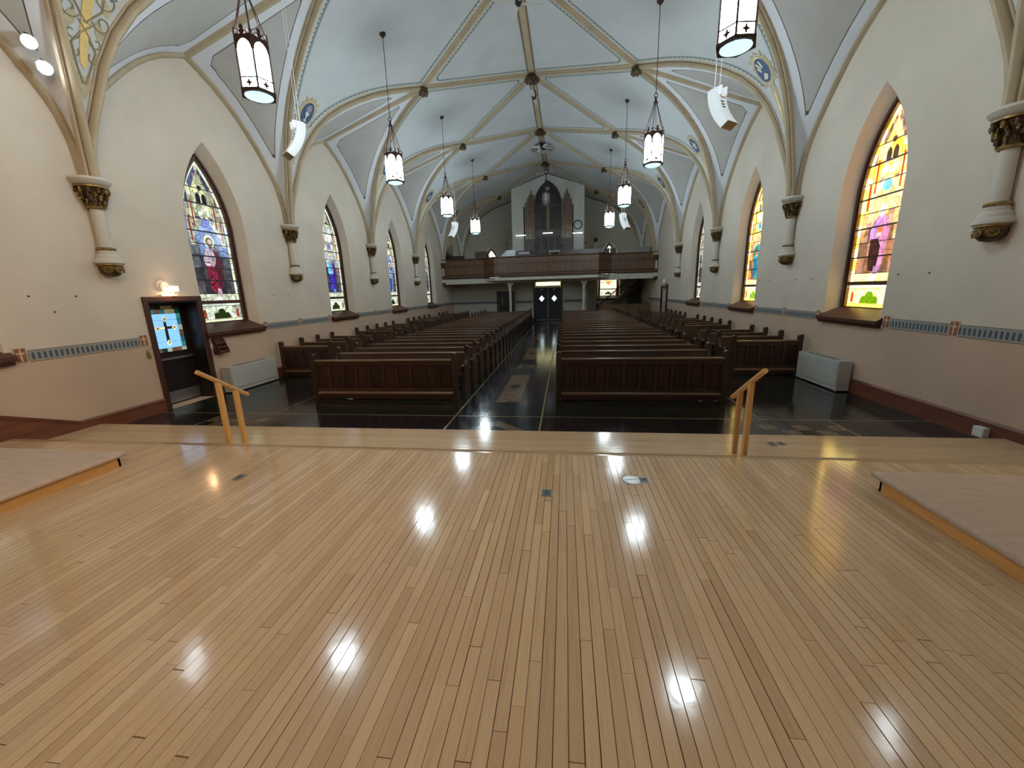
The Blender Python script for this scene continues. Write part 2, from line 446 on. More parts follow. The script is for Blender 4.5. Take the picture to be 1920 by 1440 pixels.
# ================================================================== FLOOR
fl = struct('floor', MB().box(-W-.6, W+.6, YTREAD-1.4, YEND+.4, -.12, -.012), M_GROUT)
TP = .2635
tiles_p, tiles_s = [], []
xs_f = [(.868+i*TP, .868+(i+1)*TP) for i in range(25)]
cols_x = [(-b, -a, 0) for a, b in xs_f[::-1]] + [(-.833+i*.2777, -.833+(i+1)*.2777, 1) for i in range(6)] + [(a, b, 0) for a, b in xs_f]
def tile_mat(xc, yc, aisle):
    if yc < 7.28:
        if aisle: return M_TNAVY
        k = (int(math.floor(abs(xc)/TP)) + int(math.floor(yc/TP))) % 2
        if 4.55 < abs(xc) < 5.85 and 6.55 < yc < 7.1: return M_TTAN if k else M_TDARK
        return M_TDARK
    if aisle: return M_TNAVY
    if 4.9 < abs(xc) < 5.6: return M_TDARK
    return M_TGREEN
meshes_t = {}
def unit_tile(w_, d_, mt):
    key = (round(w_, 3), round(d_, 3), mt.name)
    if key not in meshes_t: meshes_t[key] = MB().box(-w_/2, w_/2, -d_/2, d_/2, -.012, 0).mesh('tile', mt)
    return meshes_t[key]
front_rows = [(7.285-(k+1)*TP, 7.285-k*TP) for k in range(4)]
n_tile = 0
stuffv = {}
for (x0, x1, ai) in cols_x:
    rows = front_rows + [(YTREAD-.02, front_rows[-1][0])]
    y = 7.315
    while y < 31.2: rows.append((y, y+TP)); y += TP
    for k, (ya, yb) in enumerate(rows):
        g = .003; xc, yc = (x0+x1)/2, (ya+yb)/2
        mt = tile_mat(xc, yc, ai)
        if (k < 4 or (ai and 5 <= k < 17)) and abs(xc) < 7.3:
            o = obj('tile', unit_tile(x1-x0-2*g, yb-ya-2*g, mt), fl, (xc, yc, 0)); n_tile += 1
        else:
            stuffv.setdefault(mt.name, (mt, MB()))[1].box(x0+g, x1-g, ya+g, yb-g, -.012, 0)
for nm, (mt, mb) in stuffv.items():
    o = part('tile_field', mb, mt, fl); o['kind'] = 'stuff'
# brass inlay lines and coloured inlays of the aisle
for x in (-.85, .85): part('inlay_strip', MB().box(x-.015, x+.015, YTREAD-.02, 31.3, -.012, .001), M_BRASS, fl)
part('inlay_strip', MB().box(-W, W, 7.288, 7.312, -.012, .0012), M_BRASS, fl)
for x in (-5.86, 5.86): part('inlay_strip', MB().box(x-.012, x+.012, YTREAD-.02, 7.28, -.012, .0012), M_BRASS, fl)
for x in (-4.76, 4.76): part('inlay_strip', MB().box(x-.008, x+.008, 7.32, 9.6, -.012, .0012), M_BRASS, fl)
yy = 8.32
while yy < 28:
    part('inlay_panel', MB().box(-.21, .31, yy, yy+2.85, -.01, .0015), M_TTAN, fl)
    part('inlay_diamond', MB().prism([(.05, yy+1.2), (.22, yy+1.46), (.05, yy+1.72), (-.12, yy+1.46)], -.01, .003, 'z'), M_TGREEN, fl)
    for sx in (-1, 1):
        for dy in (.9, 1.95):
            part('inlay_lozenge', MB().prism([(.05+sx*.36, yy+dy), (.05+sx*.5, yy+dy-.05), (.05+sx*.64, yy+dy), (.05+sx*.5, yy+dy+.05)], -.01, .0015, 'z'), M_TTAN, fl)
    part('inlay_crossbar', MB().box(-.2, .3, yy+3.85, yy+4.5, -.01, .0015), M_TTAN, fl)
    part('inlay_crossbar_centre', MB().box(-.06, .16, yy+4.0, yy+4.35, -.01, .003), M_TNAVY, fl)
    yy += 5.5
part('inlay_triangle', MB().prism([(.05, 7.04), (.60, 6.5), (.30, 6.5), (.05, 6.75)], -.01, .0015, 'z'), M_TTAN, fl)
part('inlay_triangle', MB().prism([(.05, 7.04), (-.50, 6.5), (-.20, 6.5), (.05, 6.75)], -.01, .0015, 'z'), M_TRED, fl)

# ================================================================== STAGE, STEP, CARPETED PLATFORMS
stp = thing('stage_step', 'wide pale maple step running wall to wall below the stage', 'step', (0, 5.5, 0))
bev(part('tread', MB().box(-W+.035, W-.035, YSTAGE-.035-5.5, YTREAD-5.5, .105, ZT), M_TREAD, stp), .012, 3)
part('riser', MB().box(-W+.035, W-.035, YSTAGE-.035-5.5, YTREAD-.03-5.5, .0, .105), M_TREAD, stp)

stg = thing('stage', 'honey maple plank stage floor in the foreground', 'stage', (0, 0, 0))
part('substrate', MB().box(-W+.035, W-.035, YBACK+.05, YSTAGE-.04, .0, ZS-.021), plain('plank_gap_shadow', (.05, .03, .015), .8), stg)
part('nosing', MB().prism([(YSTAGE-.12, ZS-.035), (YSTAGE-.12, ZS), (YSTAGE-.014, ZS), (YSTAGE-.004, ZS-.006), (YSTAGE, ZS-.018), (YSTAGE-.004, ZS-.03), (YSTAGE-.014, ZS-.035)], -W+.035, W-.035, 'x'), M_TREAD, stg, True)
PW = .0727
rng = random.Random(5)
planks = []
nx = int(2*(W-.05)/PW)
for c in range(nx):
    x = -W+.05+(c+.5)*PW
    y = YBACK+.1; y1 = YSTAGE-.123
    first = True
    while y < y1-.01:
        L_ = rng.uniform(.5, 2.6)
        if first: L_ = rng.uniform(.1, 2.6); first = False
        e = min(y1, y+L_)
        if y1-e < .25: e = y1
        planks.append((x, y, e)); y = e
def seen(pl):
    x, a, b = pl; ya = max(a, .9)
    if b < 1.0: return 0
    if abs(x) > 4.42 and b < 4.1: return 0
    tot = 0
    for k in range(5):
        y = ya+(b-ya)*(k+.5)/5
        d = Vector((x, y, ZS))-CAM; z = d.dot(F_)
        if z < .3: continue
        u = FPX*d.dot(Rt_)/z; v_ = -FPX*d.dot(U_)/z
        if abs(u) < 960 and v_ < 720: tot += (b-ya)/5*PW*2.06/z**3
    return tot
planks.sort(key=lambda p: -seen(p))
pm = {}
for (x, a, b) in planks[:298]:
    key = (round(b-a, 2), rng.choice((.0011, .0014, .0018, .0023, .0030)))
    g = key[1]
    if key not in pm: pm[key] = MB().box(-PW/2+g, PW/2-g, -key[0]/2+.002, key[0]/2-.002, -.02, 0).mesh('plank', M_PLANK)
    obj('plank', pm[key], stg, (x, (a+b)/2, ZS+rng.uniform(-.0006, .0006)))
mb = MB(); tints = []
for (x, a, b) in planks[298:]:
    gg = rng.choice((.0011, .0016, .0024)); mb.box(x-PW/2+gg, x+PW/2-gg, a+.0012, b-.0012, ZS-.02, ZS); tints += [rng.random()]*6
o = part('plank_field', mb, M_PLANKF, stg); o['kind'] = 'stuff'
at = o.data.attributes.new('tint', 'FLOAT', 'FACE'); at.data.foreach_set('value', tints)

for sd, nm in ((-1, 'left'), (1, 'right')):
    X = sd*4.42; XW = sd*(W-.04); yf = 4.10
    t = thing('carpeted_platform', 'low carpeted platform with pale wood edge on the %s of the stage' % nm, 'platform', (X, yf, ZS+.001))
    x0, x1 = sorted((0, XW-X)); inn = -sd
    bev(part('carpet', MB().box(min(0, XW-X)-(.055 if sd > 0 else 0), max(0, XW-X)+(.055 if sd < 0 else 0), YBACK+.2-yf, .075, .125, .178), M_CARPET, t), .022, 4)
    xr = sorted((0, sd*.025))
    part('riser_board', MB().box(xr[0], xr[1], YBACK+.2-yf, .0, .0, .125), M_RISER, t)
    part('front_board', MB().box(x0, x1, -.025, 0, 0, .125), M_RISER, t)

# ================================================================== WALLS WITH WINDOW OPENINGS
A_O, ZSP_O, H_O, ZB_O = .90, 4.05, 2.07, 1.56       # opening on the wall face
A_I, ZSP_I, H_I, ZB_I = .74, 4.05, 1.80, 1.74       # at the wood frame
DEP = .34
def wall_mb(l0, l1, top, wins, doors, dep=DEP):
    """local x along the wall, y into the wall"""
    mb = MB(); marks = []
    for c in wins: marks.append((c-A_O, c+A_O, 'w', c))
    for (a, b, h, d) in doors: marks.append((a, b, 'd', (h, d)))
    marks.sort(); x = l0
    for a, b, k, q in marks:
        if a > x: mb.quad((x, 0, 0), (a, 0, 0), (a, 0, top), (x, 0, top))
        if k == 'w':
            mb.quad((a, 0, 0), (b, 0, 0), (b, 0, ZB_O), (a, 0, ZB_O))
            ap = arch_pts(A_O, ZSP_O, H_O); ai = arch_pts(A_I, ZSP_I, H_I)
            for p, r in zip(ap, ap[1:]): mb.quad((q+p[0], 0, p[1]), (q+r[0], 0, r[1]), (q+r[0], 0, top), (q+p[0], 0, top))
            oo = [(-A_O, ZB_O)]+ap+[(A_O, ZB_O)]; ii = [(-A_I, ZB_I)]+ai+[(A_I, ZB_I)]
            for j in range(len(oo)):
                j2 = (j+1) % len(oo)
                mb.quad((q+oo[j][0], 0, oo[j][1]), (q+oo[j2][0], 0, oo[j2][1]), (q+ii[j2][0], dep, ii[j2][1]), (q+ii[j][0], dep, ii[j][1]))
        else:
            h, d = q
            mb.quad((a, 0, h), (b, 0, h), (b, 0, top), (a, 0, top))
            mb.quad((a, 0, 0), (a, d, 0), (a, d, h), (a, 0, h)); mb.quad((b, 0, 0), (b, d, 0), (b, d, h), (b, 0, h))
            mb.quad((a, 0, h), (b, 0, h), (b, d, h), (a, d, h)); mb.quad((a, 0, 0), (b, 0, 0), (b, d, 0), (a, d, 0))
            mb.quad((a, d, 0), (b, d, 0), (b, d, h), (a, d, h))
        x = b
    if x < l1: mb.quad((x, 0, 0), (l1, 0, 0), (l1, 0, top), (x, 0, top))
    return mb
D1 = (7.53, 8.70, 2.36)           # door in the left wall (y0,y1,height)
D2 = (25.85, 27.1, 2.38)          # door in the right wall
WL = struct('wall_left', wall_mb(YBACK, YEND, 8.3, [winY(i) for i in (-1, 0, 1, 2, 3)], [(D1[0], D1[1], D1[2], .62)]), M_WALL, None, (-W, 0, 0), PI/2)
WR = struct('wall_right', wall_mb(-YEND, -YBACK, 8.3, [-winY(i) for i in (2, 1, 0, -1)], [(-D2[1], -D2[0], D2[2], .5)]), M_WALL, None, (W, 0, 0), -PI/2)
mb = wall_mb(-W, W, 4.0+2.5, [-4.85, 4.85], [])
WB = struct('wall_back', mb, M_WALLB, None, (0, YEND, 0), 0)
part('gable', MB().poly([(-W, .0, 6.5), (W, .0, 6.5), (W, .0, 8.3), (0, .0, 11.0), (-W, .0, 8.3)]), M_WALLB, WB)
struct('wall_front', MB().poly([(-W, YBACK, 0), (W, YBACK, 0), (W, YBACK, 8.3), (0, YBACK, 11.), (-W, YBACK, 8.3)]), M_WALL)

# ------------------------------------------------------------------ stained glass windows
A_G, H_G = A_I-.085, H_I-.10
ZB_G = ZB_I+.06
ZTR0, ZTR1 = 2.27, 2.345             # transom bar
def outline(a, zb, zs, h, n=10): return [(a, zb)] + arch_pts(a, zs, h, n)[::-1] + [(-a, zb)]   # ccw starting bottom right
def build_window_meshes():
    P_ = []   # (name, colour key, mesh)
    def add(name, key, poly, lvl=0, conv=None):
        p = clip(poly, conv) if conv else poly
        if len(p) < 3 or area(p) < .0003: return
        P_.append((name, key, MB().prism(p, -.008-lvl*.006, .004-lvl*.006, 'y').mesh(name, M_LEAD)))
    g = .006
    # --- upper light border
    out = [(-A_G, ZTR1)]
    for k in range(1, 7): out.append((-A_G, ZTR1+(ZSP_I-ZTR1)*k/7))
    ap = arch_pts(A_G, ZSP_I, H_G, 8); out += ap
    for k in range(6, 0, -1): out.append((A_G, ZTR1+(ZSP_I-ZTR1)*k/7))
    out.append((A_G, ZTR1))
    def inset(p, d):
        cx, cz = 0, 3.6; ax = 1-d/A_G
        return (p[0]*ax, ZTR1+.09+(p[1]-ZTR1)*(1-.13*d/.07*.55*.5) if p[1] > ZSP_I else max(p[1], ZTR1+.0))
    inn = [(x*(1-.075/A_G), z if z <= ZSP_I else ZSP_I+(z-ZSP_I)*(1-.11/H_G)) for x, z in out]
    for j in range(len(out)-1):
        a, b, c, d = out[j], out[j+1], inn[j+1], inn[j]
        cx = sum(p[0] for p in (a, b, c, d))/4; cz = sum(p[1] for p in (a, b, c, d))/4
        q = [(cx+(p[0]-cx)*.94, cz+(p[1]-cz)*.95) for p in (a, b, c, d)]
        add('border_pane', ('edge', 'edge2')[j % 2], q)
    conv = [(A_G-.08, ZTR1+.0)] + [(x*(1-.08/A_G), ZSP_I+(z-ZSP_I)*(1-.115/H_G)) for x, z in arch_pts(A_G, ZSP_I, H_G, 8)[::-1]] + [(-A_G+.08, ZTR1)]
    # --- background rows between saddle bars
    zr = [ZTR1, 2.52, 2.86, 3.16, 3.46, 3.76, 4.06, 4.36, 4.72, 5.08, 5.42, 5.80]
    ai = A_G-.08
    for r_, (z0, z1) in enumerate(zip(zr, zr[1:])):
        nc = 4 if r_ in (2, 4, 6) else 5
        for c in range(nc):
            x0, x1 = -ai+2*ai*c/nc, -ai+2*ai*(c+1)/nc
            if r_ == 0: k = 'cream'
            elif r_ <= 2: k = ('ground', 'ground2')[(c+r_) % 2]
            elif r_ == 3: k = ('ground', 'hill')[(c*3+r_) % 2]
            elif r_ == 4: k = ('hill', 'sky')[c % 2]
            elif r_ <= 6: k = ('sky', 'sky2')[(c+r_) % 2]
            else: k = ('night', 'night2')[(c+r_) % 2]
            add('pane', k, [(x0+g, z0+g), (x1-g, z0+g), (x1-g, z1-g), (x0+g, z1-g)], 0, conv)
    # --- canopy
    for sx in (-1, 1):
        for x0, x1, z0, z1 in ((.40, .52, 3.72, 4.55), (.27, .38, 4.05, 5.0)):
            a, b = sorted((sx*x0, sx*x1))
            add('canopy_pane', 'gold', [(a, z0), (b, z0), (b, z1), ((a+b)/2, z1+.22), (a, z1)], 1, conv)
            add('canopy_pane', 'red', [(a+.035, z0+.1), (b-.035, z0+.1), (b-.035, z1-.2), (a+.035, z1-.2)], 2, conv)
        add('canopy_pane', 'gold2', [(sx*.40, 3.92), (sx*.05, 4.36), (sx*.0, 4.5), (sx*.27, 4.28), (sx*.40, 4.06)], 1, conv)
    add('canopy_pane', 'gold', [(-.25, 4.42), (.25, 4.42), (.25, 5.02), (.0, 5.5), (-.25, 5.02)], 1, conv)
    add('canopy_pane', 'jewel', circ(0, 4.26, .12, 10), 2, conv)
    add('canopy_pane', 'gold2', [(-.21, 4.46), (.21, 4.46), (.12, 4.66), (0, 4.58), (-.12, 4.66)], 2, conv)
    for sx in (-1, 1):
        w_ = arch_pts(.065, 4.86, .12, 4)
        add('canopy_pane', 'dark', [(sx*.085-.065, 4.72)] + [(sx*.085+p[0], p[1]) for p in w_] + [(sx*.085+.065, 4.72)], 2, conv)
    add('canopy_pane', 'dark', circ(0, 5.10, .06, 8), 2, conv)
    add('canopy_pane', 'gold2', [(-.04, 5.5), (.04, 5.5), (0, 5.7)], 1, conv)
    # --- figure
    add('halo_pane', 'halo', circ(0, 3.83, .155, 16), 1)
    add('figure_pane', 'hair', circ(0, 3.82, .10, 14, sz=1.12), 2)
    add('figure_pane', 'face', circ(.0, 3.80, .066, 12, sz=1.25), 3)
    add('figure_pane', 'hair', [(-.06, 3.78), (-.03, 3.745), (.03, 3.745), (.06, 3.78), (.045, 3.68), (0, 3.63), (-.045, 3.68)], 4)
    add('figure_pane', 'tunic', [(-.07, 3.68), (.07, 3.68), (.19, 3.58), (.21, 3.30), (.13, 3.16), (-.13, 3.16), (-.22, 3.30), (-.20, 3.58)], 1)
    add('figure_pane', 'tunic', [(-.20, 3.58), (-.25, 3.38), (-.23, 3.22), (-.06, 3.24), (-.05, 3.33), (-.14, 3.36), (-.12, 3.5)], 3)
    add('figure_pane', 'robe2', [(.05, 3.66), (.20, 3.57), (.26, 3.36), (.24, 3.12), (.12, 3.02), (.02, 3.18), (.12, 3.4)], 3)
    add('figure_pane', 'face', [(-.06, 3.25), (.05, 3.27), (.07, 3.32), (.0, 3.34), (-.06, 3.31)], 4)
    add('figure_pane', 'book', [(-.02, 3.32), (.08, 3.35), (.06, 3.49), (-.04, 3.46)], 4)
    add('figure_pane', 'robe', [(-.21, 3.22), (-.05, 3.22), (-.06, 2.95), (-.09, 2.56), (-.17, 2.60), (-.21, 2.9)], 2)
    add('figure_pane', 'robe', [(-.05, 3.22), (.09, 3.18), (.08, 2.9), (.04, 2.54), (-.08, 2.56), (-.055, 2.95)], 2)
    add('figure_pane', 'robe2', [(.09, 3.18), (.22, 3.14), (.22, 2.9), (.15, 2.58), (.05, 2.55), (.085, 2.9)], 2)
    add('figure_pane', 'tunic', [(.0, 2.66), (.10, 2.64), (.12, 2.50), (.0, 2.49)], 3)
    add('figure_pane', 'face', circ(-.05, 2.475, .045, 8, sx=1.1, sz=.7), 4)
    add('figure_pane', 'face', circ(.075, 2.465, .045, 8, sx=1.1, sz=.7), 4)
    # fleur at the foot of the light
    add('fleur_pane', 'edge', [(-.05, ZTR1+.01), (.05, ZTR1+.01), (.09, ZTR1+.07), (.04, ZTR1+.1), (0, ZTR1+.2), (-.04, ZTR1+.1), (-.09, ZTR1+.07)], 2)
    # --- lower light
    z0, z1 = ZB_G, ZTR0
    for c in range(6):
        x0, x1 = -A_G+2*A_G*c/6, -A_G+2*A_G*(c+1)/6
        for (a, b, k) in ((z0, z0+.07, 'edge2'), (z0+.07, z1-.06, 'cream'), (z1-.06, z1, 'edge')):
            add('pane', k, [(x0+g, a+g), (x1-g, a+g), (x1-g, b-g), (x0+g, b-g)])
    tre = [(-.26, z0+.08)] + circ(-.16, z0+.15, .09, 8, PI, .25*PI) + circ(0, z0+.22, .12, 8, PI*.95, PI*.05) + circ(.16, z0+.15, .09, 8, .75*PI, 0) + [(.26, z0+.08)]
    add('trefoil_pane', 'green', tre, 1)
    for k in range(11):
        a = PI*k/10
        add('bead_pane', 'white', circ(math.cos(a)*.345, z0+.10+math.sin(a)*.265, .034, 8), 1)
    for sx in (-1, 1):
        w_ = arch_pts(.04, z0+.26, .08, 3)
        add('lancet_pane', 'red', [(sx*.52-.04, z0+.10)] + [(sx*.52+p[0], p[1]) for p in w_] + [(sx*.52+.04, z0+.10)], 1)
    # leads
    L_ = MB().prism(outline(A_I-.01, ZB_I, ZSP_I, H_I-.01), .006, .016, 'y').mesh('lead_backing', M_LEAD)
    bars = []
    for z in (2.86, 3.46, 4.06, 4.72): bars.append(MB().box(-A_G, A_G, -.045, -.015, z-.014, z+.014).mesh('saddle_bar', M_LEAD))
    for z in (2.52, 3.16, 3.76, 4.36, 5.08):
        bars.append(MB().box(-(A_G-.02) if z < 4.5 else -.42, (A_G-.02) if z < 4.5 else .42, -.04, -.018, z-.007, z+.007).mesh('saddle_bar', M_LEAD))
    return P_, L_, bars
WP, WLEAD, WBARS = build_window_meshes()
fr = MB()
oo, ii = outline(A_I, ZB_I, ZSP_I, H_I), outline(A_G, ZB_G, ZSP_I, H_G)
for j in range(len(oo)):
    k = (j+1) % len(oo)
    for (ya, yb) in ((-.07, -.07),):
        fr.quad((oo[j][0], -.07, oo[j][1]), (oo[k][0], -.07, oo[k][1]), (ii[k][0], -.07, ii[k][1]), (ii[j][0], -.07, ii[j][1]))
    fr.quad((ii[j][0], -.07, ii[j][1]), (ii[k][0], -.07, ii[k][1]), (ii[k][0], .02, ii[k][1]), (ii[j][0], .02, ii[j][1]))
    o2 = 1.03
fr_me = fr.mesh('frame', M_TRIMZ)
fr2 = MB()
o3 = outline(A_I+.015, ZB_I-.0, ZSP_I, H_I+.02); i3 = outline(A_I-.035, ZB_I+.02, ZSP_I, H_I-.04)
for j in range(len(o3)-1):
    k = j+1
    for a, b, ya, yb in ((o3, i3, -.105, -.105), (i3, i3, -.105, -.07), (o3, o3, -.105, -.0)):
        fr2.quad((a[j][0], ya, a[j][1]), (a[k][0], ya, a[k][1]), (b[k][0], yb, b[k][1]), (b[j][0], yb, b[j][1]))
fr2_me = fr2.mesh('frame_bead', M_TRIMZ)
tr_me = MB().box(-A_I, A_I, -.07, .01, ZTR0, ZTR1).mesh('transom', M_TRIM)
sill_me = MB().prism([(-.12, 1.505), (-.12, 1.575), (DEP-.1, ZB_I+.035), (DEP+.02, ZB_I+.035), (DEP+.02, 1.58), (-.02, 1.505)], -A_O-.07, A_O+.07, 'x').mesh('sill', M_TRIM)
apron_me = MB().prism([(-.10, 1.505), (-.002, 1.505), (-.002, 1.44), (-.075, 1.44)], -A_O-.045, A_O+.045, 'x').mesh('apron', M_TRIM)
def window(n, loc, rz, pal, strength):
    w_ = struct('window_%d' % n, None, None, None, loc, rz)
    obj('sill', sill_me, w_); obj('apron', apron_me, w_)
    for me in (fr_me, fr2_me, tr_me): obj(me.name.split('.')[0], me, w_, (0, DEP, 0))
    obj('lead_backing', WLEAD, w_, (0, DEP, 0))
    for me in WBARS: obj('saddle_bar', me, w_, (0, DEP, 0))
    for nm, key, me in WP:
        o = obj(nm, me, w_, (0, DEP, 0)); setmat(o, glass(pal[key], key, strength))
    return w_
base = dict(edge=(.80, .95, .80), edge2=(.80, .84, .56), cream=(.74, .82, .58), ground=(.035, .034, .045), ground2=(.085, .078, .085), hill=(.12, .13, .16), sky=(.20, .30, .62),
            sky2=(.30, .42, .70), night=(.07, .08, .16), night2=(.28, .24, .36), gold=(.62, .62, .32), gold2=(.72, .78, .55), red=(.30, .06, .03), jewel=(.22, .28, .75), dark=(.006, .006, .01),
            halo=(.75, .72, .42), hair=(.035, .025, .035), face=(.62, .45, .45), tunic=(.70, .55, .68), robe=(.26, .012, .045), robe2=(.12, .01, .03), book=(.3, .25, .3), green=(.018, .035, .008), white=(.9, .97, .9))
def pal(**k): d = dict(base); d.update(k); return d
L_PALS = [pal(), pal(),
          pal(robe=(.05, .03, .50), robe2=(.04, .02, .30), tunic=(.12, .55, .90), hair=(.12, .25, .6), ground=(.03, .04, .06), sky=(.45, .5, .55), sky2=(.62, .6, .42), hill=(.25, .16, .14)),
          pal(robe=(.06, .05, .30), robe2=(.10, .35, .60), tunic=(.35, .45, .75), sky=(.25, .33, .7), sky2=(.4, .5, .8)),
          pal(robe=(.08, .06, .06), robe2=(.05, .05, .08), tunic=(.5, .5, .45), sky=(.2, .22, .28), sky2=(.3, .32, .36))]
sun = dict(edge=(.95, .74, .24), edge2=(.75, .42, .03), cream=(.42, .28, .05), ground=(.06, .024, .006), ground2=(.11, .042, .010), hill=(.16, .065, .016), sky=(.22, .145, .05), sky2=(.26, .125, .036),
           night=(.09, .042, .016), night2=(.18, .12, .075), gold=(.42, .19, .006), gold2=(.46, .31, .05), red=(.10, .010, .002), jewel=(.025, .09, .105), halo=(.32, .17, .03), hair=(.11, .085, .085), face=(.15, .105, .09),
           tunic=(.10, .042, .10), robe=(.009, .003, .002), robe2=(.11, .035, .06), book=(.15, .032, .003), green=(.036, .072, .001), white=(.5, .46, .26), dark=(.016, .008, .004))
def spal(**k): d = dict(sun); d.update(k); return d
R_PALS = [spal(), spal(), spal(robe=(.0, .035, .055), robe2=(.005, .06, .065), tunic=(.01, .06, .055)),
          pal(robe=(.06, .05, .05), tunic=(.5, .55, .5), edge=(.8, .85, .7), cream=(.75, .78, .55), jewel=(.1, .55, .6), sky=(.6, .65, .5), sky2=(.3, .55, .6))]
wn = 1
for k, i in enumerate((-1, 0, 1, 2, 3)):
    window(wn, (-W, winY(i), 0), PI/2, L_PALS[k], WIN_L*(1., 1.1, 1.25, 1.25, 1.2)[k]); wn += 1
for k, i in enumerate((-1, 0, 1, 2)):
    window(wn, (W, winY(i), 0), -PI/2, R_PALS[k], (WIN_R, WIN_R, WIN_R*.85, .8)[k]); wn += 1
for x in (-4.85, 4.85):
    pw = window(wn, (x, YEND, 0), 0, pal(edge=(1., .95, .7), edge2=(1., .9, .5), cream=(1., .92, .5), gold=(1., .85, .45), night=(.9, .75, .5), sky=(.72, .9, .72), sky2=(.80, .92, .75), hill=(.75, .9, .7), ground=(.95, .85, .5), ground2=(.9, .8, .45),
                    tunic=(.72, .9, .72), robe=(.78, .9, .7), robe2=(.72, .88, .7), hair=(.8, .9, .7), face=(.8, .9, .7), halo=(.78, .9, .7), book=(.8, .9, .7)) , WIN_END); wn += 1
    if x > 0:   # red heart medallion of the gallery-stair window
        for pts, c, lv in (([(0, 2.55), (.22, 2.78), (.25, 2.95), (.14, 3.06), (0, 2.98), (-.14, 3.06), (-.25, 2.95), (-.22, 2.78)], (1., .45, .15), .036), ([(0, 2.64), (.12, 2.8), (.13, 2.92), (0, 2.9), (-.13, 2.92), (-.12, 2.8)], (.95, .12, .08), .044)):
            o = obj('heart_pane', MB().prism(pts, -lv-.006, -lv, 'y').mesh('heart_pane', M_LEAD), pw, (0, DEP, .0)); setmat(o, glass(c, 'heart', WIN_END))

# ================================================================== VAULT
RT = [(0, 4.60), (.224, 5.72), (.36, 6.74), (.5, 7.58), (.632, 8.17), (.794, 8.74), (.883, 8.99), (1., 9.27)]
WT = [(0, 4.60), (.13, 5.12), (.27, 5.64), (.405, 6.06), (.588, 6.66), (.727, 7.15), (.854, 7.55), (.955, 7.80), (1., 7.90)]
XS, ZSN, XC, ZR = 3.55, 9.27, 7.28, 10.6
def rib(sd, y, dy, s): u = s*s; return Vector((sd*(XC-(XC-XS)*u), y+dy*BAY/2*u, interp(RT, s)))
def warch(sd, y, dy, s): u = s*s; return Vector((sd*(W-.005), y+dy*BAY/2*u, interp(WT, s)))
def roofz(x): return ZR-(ZR-ZSN)/XS*abs(x)
ceil = struct('ceiling', MB().poly([(-W-.3, YBACK, 8.6), (W+.3, YBACK, 8.6), (W+.3, YBACK, 11.4), (-W-.3, YBACK, 11.4)]), M_FIELD)
def panel(pts, faces, de, sl, mt, name='vault_panel'):
    me = bpy.data.meshes.new(name); me.from_pydata([tuple(p) for p in pts], [], faces); me.materials.append(mt)
    a = me.attributes.new('de', 'FLOAT', 'POINT'); a.data.foreach_set('value', de)
    b = me.attributes.new('sl', 'FLOAT', 'POINT'); b.data.foreach_set('value', sl)
    me.polygons.foreach_set('use_smooth', [True]*len(me.polygons)); me.update()
    return obj(name, me, ceil)
def seg_d(p, a, b):
    ab = b-a; t = max(0, min(1, (p-a).dot(ab)/ab.dot(ab))); return (p-(a+ab*t)).length, t*ab.length
def poly_d(p, line):
    best = (9, 0); acc = 0
    for a, b in zip(line, line[1:]):
        d, t = seg_d(p, a, b)
        if d < best[0]: best = (d, acc+t)
        acc += (b-a).length
    return best
def grid_faces(n, m_): return [(i*(m_+1)+j, i*(m_+1)+j+1, (i+1)*(m_+1)+j+1, (i+1)*(m_+1)+j) for i in range(n) for j in range(m_)]
RIBP = [(-.145, -.06), (-.145, .03), (-.11, .055), (-.085, .05), (-.07, .13), (-.035, .165), (.035, .165), (.07, .13), (.085, .05), (.11, .055), (.145, .03), (.145, -.06)]
UPP = [(-.15, -.04), (-.15, .035), (-.10, .055), (-.07, .05), (-.055, .10), (.055, .10), (.07, .05), (.10, .055), (.15, .035), (.15, -.04)]
WAP = [(-.11, -.03), (-.11, .04), (-.07, .075), (-.04, .07), (-.02, .11), (.05, .11), (.09, .05), (.09, -.03)]
sc2 = lambda pr, k: [(x*k, z*k) for x, z in pr]
RIBP, UPP, WAP = sc2(RIBP, .72), sc2(UPP, .8), sc2(WAP, .8)
LRP = [(-.09, -.04), (-.09, .03), (-.04, .09), (.04, .09), (.09, .03), (.09, -.04)]
hin = lambda p: Vector((0, p.y, 5.5))-p
SSTEP = [0, .06, .12, .18, .25, .32, .4, .48, .56, .64, .72, .8, .87, .94, 1.]
